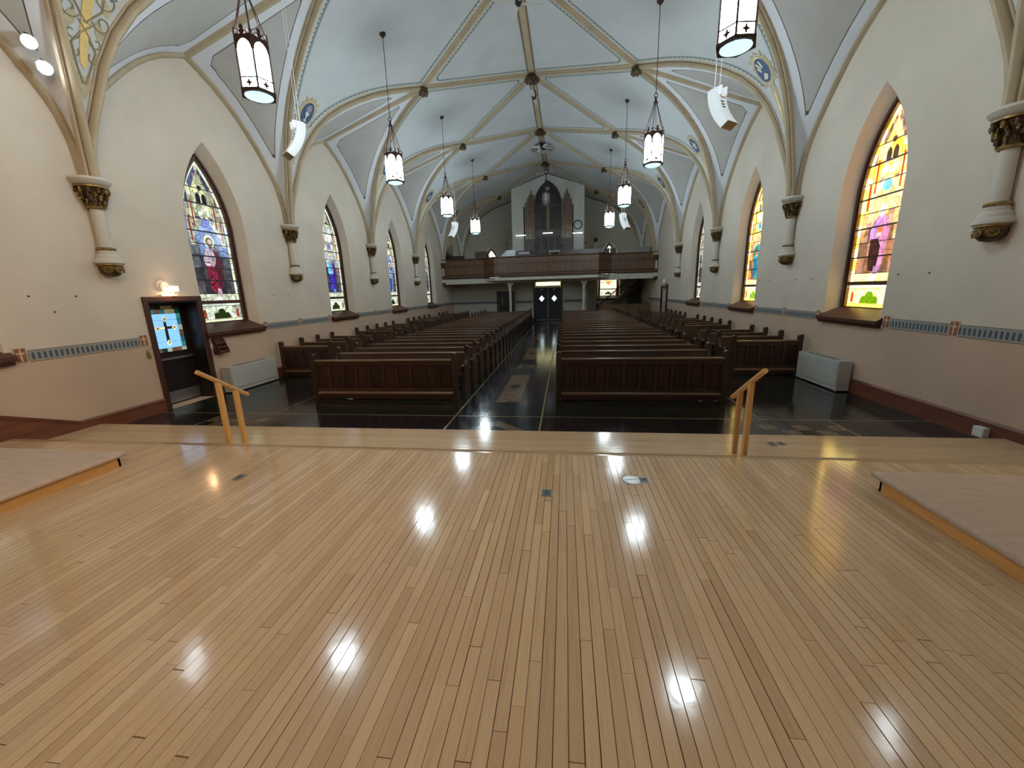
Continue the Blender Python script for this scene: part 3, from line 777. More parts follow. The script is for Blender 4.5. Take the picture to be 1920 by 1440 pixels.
for sd in (-1, 1):
    sidew = 'left' if sd < 0 else 'right'
    for i in range(-2, 6):
        y = colY(i)
        for dy in (-1, 1):
            if (i == -2 and dy < 0) or (i == 5 and dy > 0): continue
            Sn = Vector((sd*XS, y+dy*BAY/2, ZSN)); An = Vector((sd*(W-.005), y+dy*BAY/2, 7.90))
            rl = [rib(sd, y, dy, s) for s in SSTEP]; wl = [warch(sd, y, dy, s) for s in SSTEP]
            # lunette half
            n, m_ = 26, 14; pts, de, sl = [], [], []
            for a in range(n+1):
                s = a/n; p0, p1 = warch(sd, y, dy, s), rib(sd, y, dy, s)
                for b in range(m_+1):
                    p = p0.lerp(p1, b/m_)
                    pts.append(p); d1 = poly_d(p, rl)[0]; d2 = poly_d(p, wl)[0]; d3 = seg_d(p, An, Sn)[0]
                    de.append(min(d1-.02, d2, d3)); sl.append(0)
            panel(pts, grid_faces(n, m_), de, sl, M_LUN)
            # ribs
            part('rib', MB().sweep(rl, RIBP, hin), M_RIB, ceil, True)
            bd = MB()
            for w0 in (-.072, .072): bd.sweep(rl, [(w0-.013, .02), (w0-.010, .048), (w0+.010, .048), (w0+.013, .02)], hin)
            part('rib_shade_line', bd, M_RIBD, ceil)  # dark brown lines paint in the shading of the rib moulding
            part('wall_rib', MB().sweep(wl, WAP if dy*sd < 0 else [(-a, b) for a, b in WAP[::-1]], lambda p: (-sd, 0, 0)), M_RIB, ceil, True)
            Bn = Vector((0, y+dy*BAY, ZR))       # the rib runs straight on from the side boss to the next ridge boss
            if (i+dy) in range(-2, 6):
                part('upper_rib', MB().sweep([Sn, Bn], UPP, lambda p: (-sd*.35, 0, -1)), M_RIB, ceil, True)
            if dy > 0:
                part('lunette_ridge', MB().sweep([An.lerp(Sn, .0), Sn], LRP, lambda p: (0, 0, -1)), M_RIB, ceil, True)
                bs_ = MB().lathe([(.0, .0), (.07, -.09), (.13, -.10), (.17, -.05), (.15, .05), (.15, .12)], 10)
                for k in range(6): bs_.sphere((math.cos(k*PI/3)*.12, math.sin(k*PI/3)*.12, -.07), .055, 6, 4)
                part('boss', bs_.xform(Matrix.Translation(Sn+Vector((0, 0, -.14)))), M_GOLDD, ceil, True)
                # top triangle S - B_i - B_i+1
                A_, B_, C_ = Sn, Vector((0, y, ZR)), Vector((0, y+BAY, ZR)); n = 22; pts, de, sl, idx, fs = [], [], [], {}, []
                for a in range(n+1):
                    for b in range(n+1-a):
                        p = A_+(B_-A_)*(a/n)+(C_-A_)*(b/n); idx[a, b] = len(pts); pts.append(p)
                        dd = [seg_d(p, A_, B_), seg_d(p, A_, C_)]; q = min(dd); de.append(q[0]); sl.append(q[1])
                for a in range(n):
                    for b in range(n-a):
                        fs.append((idx[a, b], idx[a+1, b], idx[a, b+1]))
                        if b < n-a-1: fs.append((idx[a+1, b], idx[a+1, b+1], idx[a, b+1]))
                panel(pts, fs, de, sl, M_FIELD)
        # kite: lower pendentive
        t0, t1 = (0., 1.) if -2 < i < 5 else ((.5, 1.) if i == -2 else (0., .5))
        rm = [rib(sd, y, -1, s) for s in SSTEP]; rp = [rib(sd, y, 1, s) for s in SSTEP]
        n, m_ = 30, 26; pts, de, sl = [], [], []
        for a in range(n+1):
            s = a/n; p0, p1 = rib(sd, y, -1, s), rib(sd, y, 1, s)
            for b in range(m_+1):
                p = p0.lerp(p1, t0+(t1-t0)*b/m_); pts.append(p)
                q = min(poly_d(p, rm), poly_d(p, rp)); de.append(q[0] if s > .45 else 9.); sl.append(q[1])
        panel(pts, grid_faces(n, m_), de, sl, M_FIELD)
        A_ = Vector((0, y, ZR)); B_ = Vector((sd*XS, y-BAY/2*(1 if i > -2 else 0), ZSN)); C_ = Vector((sd*XS, y+BAY/2*(1 if i < 5 else 0), ZSN))
        n = 22; pts, de, sl, idx, fs = [], [], [], {}, []
        for a in range(n+1):
            for b in range(n+1-a):
                p = A_+(B_-A_)*(a/n)+(C_-A_)*(b/n); idx[a, b] = len(pts); pts.append(p)
                dd = ([seg_d(p, A_, B_)] if i > -2 else [])+([seg_d(p, A_, C_)] if i < 5 else []); q = min(dd); de.append(q[0]); sl.append(q[1])
        for a in range(n):
            for b in range(n-a):
                fs.append((idx[a, b], idx[a+1, b], idx[a, b+1]))
                if b < n-a-1: fs.append((idx[a+1, b], idx[a+1, b+1], idx[a, b+1]))
        panel(pts, fs, de, sl, M_FIELD)
    # moulding where the vault meets the gallery wall
    el = [Vector((sd*(XC-(XC-XS)*s*s), YEND-.02, interp(RT, s))) for s in SSTEP]+[Vector((0, YEND-.02, ZR))]
    part('wall_rib', MB().sweep(el, WAP, lambda p: (0, -1, 0)), M_RIBD, ceil, True)
for i in range(-2, 6):
    y = colY(i)
    if i < 5:
        part('ridge_rib', MB().sweep([(0, y, ZR), (0, y+BAY, ZR)], [(-.12, -.05), (-.12, .05), (.12, .05), (.12, -.05)], lambda p: (0, 0, -1)), M_RIB, ceil)
        for sx in (-1, 1): part('ridge_bead', MB().box(sx*.13-.022, sx*.13+.022, y, y+BAY, ZR-.075, ZR+.0), M_RIBD, ceil)
    bs_ = MB().lathe([(.0, -.0), (.10, -.05), (.2, -.03), (.30, .04), (.26, .12), (.2, .2)], 14)
    for k in range(10): bs_.sphere((math.cos(k*PI/5)*.23, math.sin(k*PI/5)*.23, .0), .07, 6, 4)
    part('ridge_boss', bs_.xform(Matrix.Translation((0, y if i < 5 else y-.3, ZR-.22))), M_GOLDD, ceil, True)

# ------------------------------------------------------------------ wall columns on corbels
def make_column():
    t = obj('corbel_column', None)
    part('abacus', MB().lathe([(0.0000, 4.60), (0.2376, 4.60), (0.2880, 4.585), (0.2988, 4.55), (0.2880, 4.53), (0.2664, 4.50), (0.2376, 4.475), (0.2160, 4.46), (0.0000, 4.46)], 24), M_CREAM, t, True)
    part('gold_band', MB().lathe([(0.2160, 4.46), (0.2412, 4.455), (0.2412, 4.43), (0.2160, 4.425), (0.1944, 4.42)], 24), M_GOLD, t, True)
    part('capital_bell', MB().lathe([(0.1872, 4.425), (0.1584, 4.35), (0.1260, 4.22), (0.1188, 4.12), (0.1152, 4.10)], 20), M_GOLDD, t, True)
    for ring, (rr, z, r_, n, off) in enumerate(((.205, 4.37, .045, 11, 0), (.185, 4.31, .036, 13, .5), (.168, 4.25, .040, 9, .3), (.145, 4.19, .030, 11, .2), (.132, 4.14, .026, 9, .1))):
        for k in range(n):
            a = 2*PI*(k+off)/n
            lf = MB().sphere((0, 0, 0), r_, 7, 5, 1., .62, 1.25)
            lf.sphere((.022, 0, -.02), r_*.55, 6, 4)
            lf.xform(Matrix.Translation((math.cos(a)*rr, math.sin(a)*rr, z)) @ Matrix.Rotation(a, 4, 'Z') @ Matrix.Rotation(R(25), 4, 'Y'))
            part('capital_leaf', lf, M_GOLDD if (k+ring) % 3 else M_GOLD, t, True)
    part('neck_ring', MB().lathe([(0.1152, 4.115), (0.1332, 4.11), (0.1404, 4.09), (0.1332, 4.07), (0.1116, 4.065)], 20), M_GOLD, t, True)
    part('shaft', MB().lathe([(.096, 4.08), (.099, 3.7), (.104, 3.36)], 20), M_CREAM, t, True)
    part('base_ring', MB().lathe([(0.1152, 3.39), (0.1368, 3.385), (0.1476, 3.36), (0.1368, 3.335), (0.1224, 3.33)], 20), M_GOLD, t, True)
    part('base', MB().lathe([(0.1224, 3.335), (0.1368, 3.31), (0.1512, 3.30), (0.1476, 3.27), (0.1656, 3.25), (0.1800, 3.22), (0.1800, 3.19), (0.2088, 3.16), (0.2232, 3.13), (0.2232, 3.10), (0.2016, 3.085), (0.0000, 3.085)], 24), M_CREAM, t, True)
    part('lower_gold_band', MB().lathe([(0.1944, 3.087), (0.1980, 3.065), (0.1800, 3.05), (0.1728, 3.045)], 24), M_GOLD, t, True)
    cb = MB().lathe([(0.1728, 3.05), (0.1764, 3.0), (0.1584, 2.93), (0.1080, 2.875), (0.0432, 2.855), (0.0000, 2.85)], 20)
    part('corbel', cb, M_GOLDD, t, True)
    for a in (-.9, 0, .9):
        for r_, q in ((.058, .011), (.034, .009)):
            pth = []
            for k in range(13):
                th = 2*PI*k/12; pth.append((.176, math.cos(th)*r_, 2.98+math.sin(th)*r_*.9))
            ro = MB().tube(pth, q, 5, False).xform(Matrix.Rotation(PI+a, 4, 'Z'))
            part('corbel_scroll', ro, M_GOLD, t, True)
        part('corbel_rosette', MB().sphere((.18, 0, 2.98), .016, 8, 5).xform(Matrix.Rotation(PI+a, 4, 'Z')), M_GOLD, t, True)
    return t
proto = make_column()
cnt = {-1: 0, 1: 0}
where = ['beside the stage', 'between the two nearest', 'between the second and third', 'between the third and fourth', 'close before the gallery front']
for sd in (-1, 1):
    for i in range(-1, 5):
        o = proto if (sd == -1 and i == -1) else copy_tree(proto)
        o.location = (sd*(W-.10), colY(i), 0); o.rotation_euler = (0, 0, 0 if sd > 0 else PI)
        nm = 'left' if sd < 0 else 'right'
        lab = ('cream corbel column with gilded capital on the %s wall beside the chancel' % nm if i < 0 else
               'cream corbel column with gilded capital, %s from the stage along the %s wall' % (ORD[i], nm))
        tag(o, lab, 'column', 'corbel columns carrying the vault ribs')

# ------------------------------------------------------------------ painted medallions and scroll on the vault
def surf_frame(sd, y, u):
    s = math.sqrt(u); e = .01
    p = Vector((sd*(XC-(XC-XS)*u), y, interp(RT, s))); s2 = math.sqrt(u+e)
    q = Vector((sd*(XC-(XC-XS)*(u+e)), y, interp(RT, s2)))
    up = (q-p).normalized(); xa = Vector((0, 1, 0)) if sd < 0 else Vector((0, -1, 0)); nz = xa.cross(up)
    if nz.dot(Vector((-sd, 0, -1))) < 0: xa = -xa; nz = xa.cross(up)
    mt = Matrix((xa, up, nz)).transposed().to_4x4(); mt.translation = p
    return mt
def conform(mb, sd, y, u0, org):
    """wrap local (x across, y up the curve, z off the surface) onto the pendentive"""
    N = 240; pts = []; acc = [0.]
    for k in range(N+1):
        u = .0005+k/N*.9; pts.append((sd*(XC-(XC-XS)*u), interp(RT, math.sqrt(u))))
    for a_, b_ in zip(pts, pts[1:]): acc.append(acc[-1]+math.hypot(b_[0]-a_[0], b_[1]-a_[1]))
    k0 = min(range(N+1), key=lambda k: abs((.0005+k/N*.9)-u0)); out = []
    for (px, py, pz) in mb.v:
        t_ = acc[k0]+py; t_ = max(.001, min(acc[-1]-.001, t_))
        j = max(k for k in range(N) if acc[k] <= t_); f = (t_-acc[j])/(acc[j+1]-acc[j])
        X_ = pts[j][0]+(pts[j+1][0]-pts[j][0])*f; Z_ = pts[j][1]+(pts[j+1][1]-pts[j][1])*f
        dx, dz = pts[j+1][0]-pts[j][0], pts[j+1][1]-pts[j][1]; L_ = math.hypot(dx, dz)
        nx_, nz_ = (-dz/L_, dx/L_)
        if nx_*(-sd)-nz_ < 0: nx_, nz_ = -nx_, -nz_
        out.append((X_+nx_*(pz+.004)-org[0], y-sd*px*1.-org[1], Z_+nz_*(pz+.004)-org[2]))
    mb.v = out; return mb
def strips(poly, z0, z1, step=.12):
    mb = MB(); lo_ = min(p[1] for p in poly); hi_ = max(p[1] for p in poly); n_ = max(1, int(math.ceil((hi_-lo_)/step)))
    for k in range(n_):
        a_, b_ = lo_+(hi_-lo_)*k/n_, lo_+(hi_-lo_)*(k+1)/n_
        q = clip(poly, [(-9, a_), (9, a_), (9, b_), (-9, b_)])
        if len(q) > 2 and area(q) > 1e-5: mb.prism(q, z0, z1, 'z')
    return mb
M_BLUE = plain('medallion_blue', (.025, .075, .20), .6, .2, 12.)
M_IVORY = plain('emblem_ivory', (.66, .62, .50), .6, .08, 10.)
M_SAND = plain('medallion_sand', (.47, .40, .25), .6, .15, 12.)
emb = ['chalice', 'dove', 'lamb', 'crown', 'anchor', 'book']
for sd in (-1, 1):
    for i in range(1, 5):
        org = surf_frame(sd, colY(i), .265).translation; cf = lambda mb_: conform(mb_, sd, colY(i), .265, org)
        nm = 'left' if sd < 0 else 'right'
        t = thing('vault_medallion', 'blue oval medallion in a gold scalloped frame above the %s column on the %s' % (ORD[i], nm), 'medallion', group='blue medallions on the vault')
        t.location = org
        rim = MB()
        pts = []
        for k in range(64):
            a = 2*PI*k/64; f = 1+.07*math.cos(a*14)+(.25 if k % 16 == 8 else 0)
            pts.append((math.cos(a)*.34*f, math.sin(a)*.46*f))
        part('gilt_frame', cf(strips(pts, .002, .014)), M_SAND, t)
        part('gilt_band', cf(strips(circ(0, 0, .255, 28, sz=1.38), .006, .022)), M_GOLDL, t)
        part('blue_field', cf(strips(circ(0, 0, .235, 28, sz=1.38), .010, .028)), M_BLUE, t)
        if sd < 0 and i == 1:
            part('emblem_host', cf(MB().tube([(math.cos(a*PI/8)*.085, .14+math.sin(a*PI/8)*.085, .03) for a in range(17)], .010, 5, False)), M_IVORY, t)
            part('emblem_cross', cf(MB().box(-.008, .008, .06, .22, .028, .036).box(-.08, .08, .132, .148, .028, .036)), M_IVORY, t)
            part('emblem_chalice', cf(strips([(-.09, .03), (.09, .03), (.05, -.06), (.018, -.09), (.018, -.18), (.08, -.23), (-.08, -.23), (-.018, -.18), (-.018, -.09), (-.05, -.06)], .028, .036)), M_IVORY, t)
        elif sd > 0 and i == 1:
            part('emblem_scroll', cf(MB().prism([(-.02, .02), (-.12, .22), (-.06, .25), (.02, .06)], .028, .036, 'z').prism([(.03, .06), (.02, .25), (.08, .24), (.10, .04)], .028, .036, 'z').prism([(-.15, .10), (-.06, -.05), (-.02, -.02), (-.10, .14)], .028, .036, 'z')), M_IVORY, t)
            part('emblem_shell', cf(strips([(.0, -.08), (-.10, -.2), (-.03, -.25), (.05, -.24), (.11, -.16)], .028, .036)), M_IVORY, t)
        else:
            part('emblem_star', cf(strips([(math.cos(k*PI/5+PI/2)*(.14 if k % 2 == 0 else .06), math.sin(k*PI/5+PI/2)*(.2 if k % 2 == 0 else .08)) for k in range(10)], .028, .036)), M_IVORY, t)
        part('gilt_lance', cf(strips([(-.028, -.62), (.028, -.62), (.034, -1.0), (.0, -1.4), (-.034, -1.0)], .002, .012)), M_GOLDL, t)
        part('painted_tail', cf(strips([(-.10, -.46), (.10, -.46), (.12, -.66), (.075, -.95), (.03, -1.5), (-.03, -1.5), (-.075, -.95), (-.12, -.66)], .000, .006)), M_SAND, t)
    org = surf_frame(sd, colY(0), .17).translation; cf = lambda mb_: conform(mb_, sd, colY(0), .17, org)
    t = thing('vault_scroll_ornament', 'olive leaf scroll with gold lance painted above the %s stage column' % ('left' if sd < 0 else 'right'), 'ornament')
    t.location = org
    part('gilt_lance', cf(strips([(-.055, -.75), (0, -.82), (.055, -.75), (.075, .2), (.10, .9), (-.10, .9), (-.075, .2)], .002, .014)), M_GOLDL, t)
    def curl(x0, y0, r0, turns, mx, n=18, a0=0.):
        return [(mx*(x0+math.cos(a0+turns*2*PI*k/n)*r0*(1-.75*k/n)), y0+math.sin(a0+turns*2*PI*k/n)*r0*(1-.75*k/n), .01) for k in range(n+1)]
    for mx in (-1, 1):
        for (x0, y0, r0, tn, a0) in ((.18, -.35, .12, .9, 2.6), (.24, -.02, .15, 1.1, 3.4), (.26, .35, .17, 1.1, 3.2), (.32, .72, .2, 1.1, 3.1), (.15, -.62, .09, .9, 2.4)):
            part('scroll', cf(MB().tube(curl(x0, y0, r0, tn, mx, a0=a0), .012, 5)), M_OLIVE, t)
        part('stem', cf(MB().tube([(mx*.02, -1.05, .01), (mx*.10, -.8, .01), (mx*.18, -.5, .01), (mx*.06, -.3, .01), (-mx*.10, -.12, .01), (mx*.0, -.12, .01), (mx*.22, .15, .01), (mx*.20, .5, .01), (mx*.34, .9, .01)], .016, 5)), M_OLIVE, t)
        for (x0, y0, an) in ((.30, .1, .4), (.36, .5, .5), (.22, -.3, .2), (.14, -.75, -.4), (.42, .85, .6)):
            lf = [(0, 0), (.07, .05), (.10, .13), (.07, .22), (0, .30), (-.045, .2), (-.05, .1)]
            q = [(mx*(x0+math.cos(an)*a-math.sin(an)*b), y0+math.sin(an)*a+math.cos(an)*b) for a, b in lf]
            part('leaf', cf(strips(q, .001, .008)), M_SAND, t)
    part('leaf_tip', cf(strips([(0, -1.3), (.12, -1.05), (.09, -.88), (0, -.95), (-.09, -.88), (-.12, -1.05)], .001, .008)), M_SAND, t)

# ================================================================== FRIEZE, BASEBOARDS
def make_frieze():
    mt, nt, bs = nmat('stencil_arcade_band')
    p = pos(nt); s = nn(nt, 'ShaderNodeSeparateXYZ'); lk(nt, p, s.inputs[0])
    along = mth(nt, 'ADD', s.outputs[0], s.outputs[1]); z = s.outputs[2]
    fr_ = mth(nt, 'FRACT', mth(nt, 'MULTIPLY', along, 1/.078)); dx = mth(nt, 'ABSOLUTE', mth(nt, 'SUBTRACT', fr_, .5))
    inz = mth(nt, 'MULTIPLY', mth(nt, 'GREATER_THAN', z, 1.49), mth(nt, 'LESS_THAN', mth(nt, 'ADD', z, mth(nt, 'MULTIPLY', dx, .05)), 1.605))
    base = mixc(nt, mth(nt, 'GREATER_THAN', z, 1.475), (.42, .36, .27, 1), (.30, .31, .30, 1))
    c = mixc(nt, mth(nt, 'MULTIPLY', inz, mth(nt, 'LESS_THAN', dx, .27)), base, (.085, .105, .135, 1))
    edge = mth(nt, 'ADD', mth(nt, 'GREATER_THAN', z, 1.637), mth(nt, 'LESS_THAN', z, 1.463))
    c = mixc(nt, edge, c, (.16, .11, .07, 1))
    lk(nt, c, bs.inputs['Base Color']); bs.inputs['Roughness'].default_value = .7; bs.inputs['Specular IOR Level'].default_value = .2
    return mt
M_FRZ = make_frieze()
M_TERRA = plain('terracotta_paint', (.30, .105, .05), .7, .12, 12.)
M_CRX = plain('cross_cream_paint', (.62, .53, .38), .7, .08, 12.)
def frieze(y0, y1, sd):
    X = sd*W; a, b = sorted((X, X-sd*.006)); part('frieze_band', MB().box(a, b, y0, y1, 1.455, 1.645).xform(Matrix.Identity(4)), M_FRZ, FR[sd])
def block(y, sd):
    X = sd*W
    def bx(y0, y1, z0, z1, d): a, b = sorted((X, X-sd*d)); return MB().box(a, b, y0, y1, z0, z1)
    part('block_edge', bx(y-.085, y+.085, 1.45, 1.70, .008), M_CRX, FR[sd])
    part('block_field', bx(y-.070, y+.070, 1.465, 1.685, .011), M_TERRA, FR[sd])
    part('block_cross', bx(y-.010, y+.010, 1.475, 1.675, .014), M_CRX, FR[sd]); part('block_cross', bx(y-.05, y+.05, 1.595, 1.617, .0135), M_CRX, FR[sd])
FR = {}
for sd, nm in ((-1, 'left'), (1, 'right')):
    f = obj('trim_%d' % (1 if sd < 0 else 2), None); f['kind'] = 'structure'; FR[sd] = f
    marks = []
    for i in range(-1, 4):
        if sd > 0 and i == 3: continue
        marks.append((winY(i)-A_O-.07, winY(i)+A_O+.07))
    if sd < 0: marks.append((D1[0]-.14, D1[1]+.14))
    else: marks.append((D2[0]-.14, D2[1]+.14))
    marks.sort(); y = YBACK+.05
    spans = []
    for a, b in marks+[(31.35, 32)]:
        if a-y > .35: spans.append((y+.02, a-.02))
        y = max(y, b)
    for a, b in spans:
        frieze(a, b, sd); block(a+.09, sd); block(b-.09, sd)
        c = [colY(i) for i in range(0, 5) if a+.8 < colY(i)+.35*(1 if i == 0 else 0) < b-.8]
        for q in c: block(q+(.35 if abs(q-colY(0)) < .01 else 0), sd)
def basebd(name, segs, sd):
    o = struct(name, None)
    X = sd*W
    for (y0, y1, h) in segs:
        a, b = sorted((X, X-sd*.032)); part('board', MB().box(a, b, y0, y1, 0, h-.05), M_TRIM if 0 else M_TRIMY, o)
        pr = [(X, h-.05), (X-sd*.045, h-.05), (X-sd*.045, h-.03), (X-sd*.028, h-.012), (X-sd*.018, h), (X, h)]
        part('cap_moulding', MB().prism(pr, y0, y1, 'y'), M_TRIMY, o)
    return o
M_TRIMY = wood('mahogany_trim_depth', (.150, .050, .026), 1, .36, .4)
bl = basebd('baseboard_left', [(5.83, D1[0]-.115, .29), (D1[1]+.115, 31.3, .29)], -1)
# the skirting climbs beside the steps to the chancel
X = -W
q = [(5.83, 0), (5.83, .24), (4.87, .65), (YBACK+.1, .65), (YBACK+.1, 0)]
part('raking_board', MB().prism(q, X, X+.032, 'x'), M_TRIMY, bl)
q = [(5.83, .235), (5.83, .29), (4.87, .70), (YBACK+.1, .70), (YBACK+.1, .645), (4.87, .645)]
part('raking_moulding', MB().prism(q, X, X+.045, 'x'), M_TRIMY, bl)
basebd('baseboard_right', [(YBACK+.1, D2[0]-.115, .31), (D2[1]+.115, 31.3, .31)], 1)
lb = struct('baseboard_back', None)
for a, b in ((-W, -3.95), (-2.6, -1.12), (1.12, 2.9)): part('board', MB().box(a, b, 31.345, 31.38, 0, .28), M_TRIM, lb)

# ================================================================== DOORS
def text_me(txt, size, ext, mt):
    cu = bpy.data.curves.new('txt', 'FONT'); cu.body = txt; cu.size = size; cu.extrude = ext; cu.align_x = 'CENTER'; cu.align_y = 'CENTER'
    o = bpy.data.objects.new('txt', cu); COL.objects.link(o)
    bpy.context.view_layer.update()
    me = bpy.data.meshes.new_from_object(o.evaluated_get(bpy.context.evaluated_depsgraph_get()))
    bpy.data.objects.remove(o); me.materials.clear(); me.materials.append(mt); return me
M_DOOR = wood('near_black_oak_door', (.016, .010, .010), 2, .35, .4)
M_NAVY = plain('navy_door_paint', (.003, .0045, .011), .5, .2, 6.)
d = struct('door_1', None, None, None, (-W, 0, 0), PI/2)     # local x = y of the nave, local y = into the wall
a, b, h = D1
cas = .11
for x0, x1 in ((a-cas, a), (b, b+cas)): bev(part('casing', MB().box(x0, x1, -.035, .0, 0, h+cas), M_TRIMZ, d), .01)
bev(part('casing', MB().box(a-cas, b+cas, -.04, .0, h, h+cas), M_TRIM, d), .01)
for x0, x1 in ((a, a+.03), (b-.03, b)): part('jamb', MB().box(x0, x1, 0, .42, 0, h), M_DOOR, d)
for q in range(3): part('jamb_panel', MB().box(b-.04, b-.028, .05, .32, .15+q*.74, .15+q*.74+.62), M_DOOR, d)
part('head_jamb', MB().box(a, b, 0, .42, h-.03, h), M_DOOR, d)
dl = part('leaf', MB().box(a+.03, b-.03, .36, .41, 0.02, h-.03), M_DOOR, d)
part('kick_plate', MB().box(a+.05, b-.05, .352, .36, .04, .30), M_STEEL, dl)
part('push_bar', MB().box(a+.06, b-.06, .30, .335, 1.045, 1.09).box(a+.08, a+.12, .30, .36, 1.04, 1.10).box(b-.12, b-.08, .30, .36, 1.04, 1.10), M_STEEL, dl)
part('door_closer', MB().box(8.05, 8.32, .30, .36, 2.2, 2.27), M_BRASS, dl)
M_SKYG = emit('door_glass_blue', (.16, .36, .72), 1.25, .2, .06, 3.)
gx0, gx1, gz0, gz1 = 7.80, 8.42, 1.31, 2.09
part('glass_border', MB().box(gx0-.11, gx1+.11, .350, .358, gz0-.09, gz1+.10), plain('door_border_glass_dark', (.02, .03, .03), .2), dl)
bc = [((.5, .42, .2), .7), ((.05, .30, .28), .8), ((.02, .12, .07), .5), ((.45, .55, .42), .9), ((.35, .16, .10), .5), ((.04, .22, .25), .8)]
rb = random.Random(3)
def bord(x0, x1, z0, z1):
    o = part('border_pane', MB().box(x0+.004, x1-.004, .344, .351, z0+.004, z1-.004), M_LEAD, dl); c, e = bc[rb.randrange(6)]; setmat(o, glass(c, 'door', e*.5))
n = 7
for k in range(n):
    x0, x1 = gx0-.11+(gx1-gx0+.22)*k/n, gx0-.11+(gx1-gx0+.22)*(k+1)/n
    bord(x0, x1, gz0-.09, gz0); bord(x0, x1, gz1, gz1+.10)
for k in range(6):
    z0, z1 = gz0+(gz1-gz0)*k/6, gz0+(gz1-gz0)*(k+1)/6
    bord(gx0-.11, gx0, z0, z1); bord(gx1, gx1+.11, z0, z1)
mx = (gx0+gx1)/2; mz = gz0+.46
for x0, x1 in ((gx0, mx), (mx, gx1)):
    for z0, z1 in ((gz0, gz0+.14), (gz0+.14, mz), (mz, gz1-.14), (gz1-.14, gz1)):
        part('blue_pane', MB().box(x0+.003, x1-.003, .338, .350, z0+.003, z1-.003), M_SKYG, dl)
M_CG = glass((.75, .62, .30), 'cross', .9); M_CK = glass((.02, .015, .015), 'crossdark', .5)
def cpc(pts, mt, lv=0):
    o = part('cross_pane', MB().prism(pts, .330-lv*.004, .338-lv*.004, 'y'), M_LEAD, dl); setmat(o, mt)
cpc([(mx-.035, gz0+.16), (mx+.035, gz0+.16), (mx+.028, gz1-.16), (mx-.028, gz1-.16)], M_CK)
cpc([(mx-.17, mz-.025), (mx+.17, mz-.025), (mx+.17, mz+.03), (mx-.17, mz+.03)], M_CK)
cpc([(mx-.17, mz-.02), (mx-.03, mz-.02), (mx-.03, mz+.025), (mx-.17, mz+.025)], M_CG, 1)
for cx, cz in ((mx, gz0+.12), (mx, gz1-.12), (mx-.20, mz), (mx+.20, mz)):
    cpc([(cx+math.cos(k*PI/4)*(.065 if k % 2 == 0 else .035), cz+math.sin(k*PI/4)*(.075 if k % 2 == 0 else .035)) for k in range(8)], M_CG, 2)
    cpc(circ(cx, cz, .018, 8), M_CK, 3)
# exit sign above
t = thing('exit_sign', 'small lit exit sign with conduit loop above the left door', 'sign', (-W, 8.05, 2.475), PI/2)
part('mounting_block', MB().box(-.22, .16, -.05, -.001, .0, .035), M_WHITE, t)
part('stem', MB().box(.02, .05, -.075, -.05, .0, .10), M_WHITE, t)
part('sign_face', MB().box(-.02, .17, -.10, -.05, .10, .22), M_EXIT, t)
te = obj('lettering', text_me('EXIT', .085, .002, M_EXITT), t); te.location = (.075, -.103, .16); te.rotation_euler = (PI/2, 0, 0)
part('conduit_loop', MB().tube([(-.10+math.cos(R(200-k*15))*.105, -.04, .20+math.sin(R(200-k*15))*.105) for k in range(-3, 13)], .017, 8), M_WHITE, t, True)
lb_ = MB().lathe([(0, -.05), (.045, -.045), (.05, 0), (0, 0)], 10, -.10, -.06).xform(Matrix.Translation((0, 0, .17)))
part('lamp_head', lb_, M_EXIT, t, True)
l = bpy.data.lights.new('exit_light_bulb', 'POINT'); l.energy = 5; l.color = (1., .55, .25); l.shadow_soft_size = .05
lo = bpy.data.objects.new('exit_light_bulb', l); COL.objects.link(lo); lo.parent = t; lo.location = (-.02, -.14, .12)

d = struct('door_2', None, None, None, (W, 0, 0), -PI/2)
a, b, h = -D2[1], -D2[0], D2[2]
for x0, x1 in ((a-cas, a), (b, b+cas)): part('casing', MB().box(x0, x1, -.09, .0, 0, h+cas), M_DOOR, d)
part('casing', MB().box(a-cas, b+cas, -.10, .0, h, h+cas), M_DOOR, d)
part('leaf', MB().box(a, b, .25, .3, 0, h), M_DOOR, d)
t = thing('exit_light', 'white round exit light above the dark side door on the right wall', 'sign', (W, 26.2, 2.50), -PI/2)
part('bracket', MB().box(-.22, .22, -.16, -.002, .0, .03), M_BLACK, t)
part('housing', MB().lathe([(0, .03), (.11, .03), (.13, .10), (.12, .24), (.06, .32), (0, .33)], 12, 0, -.13), M_WHITE, t, True)
part('red_mark', MB().box(-.05, .04, -.268, -.25, .11, .2), plain('red_mark', (.35, .05, .04), .5), t)

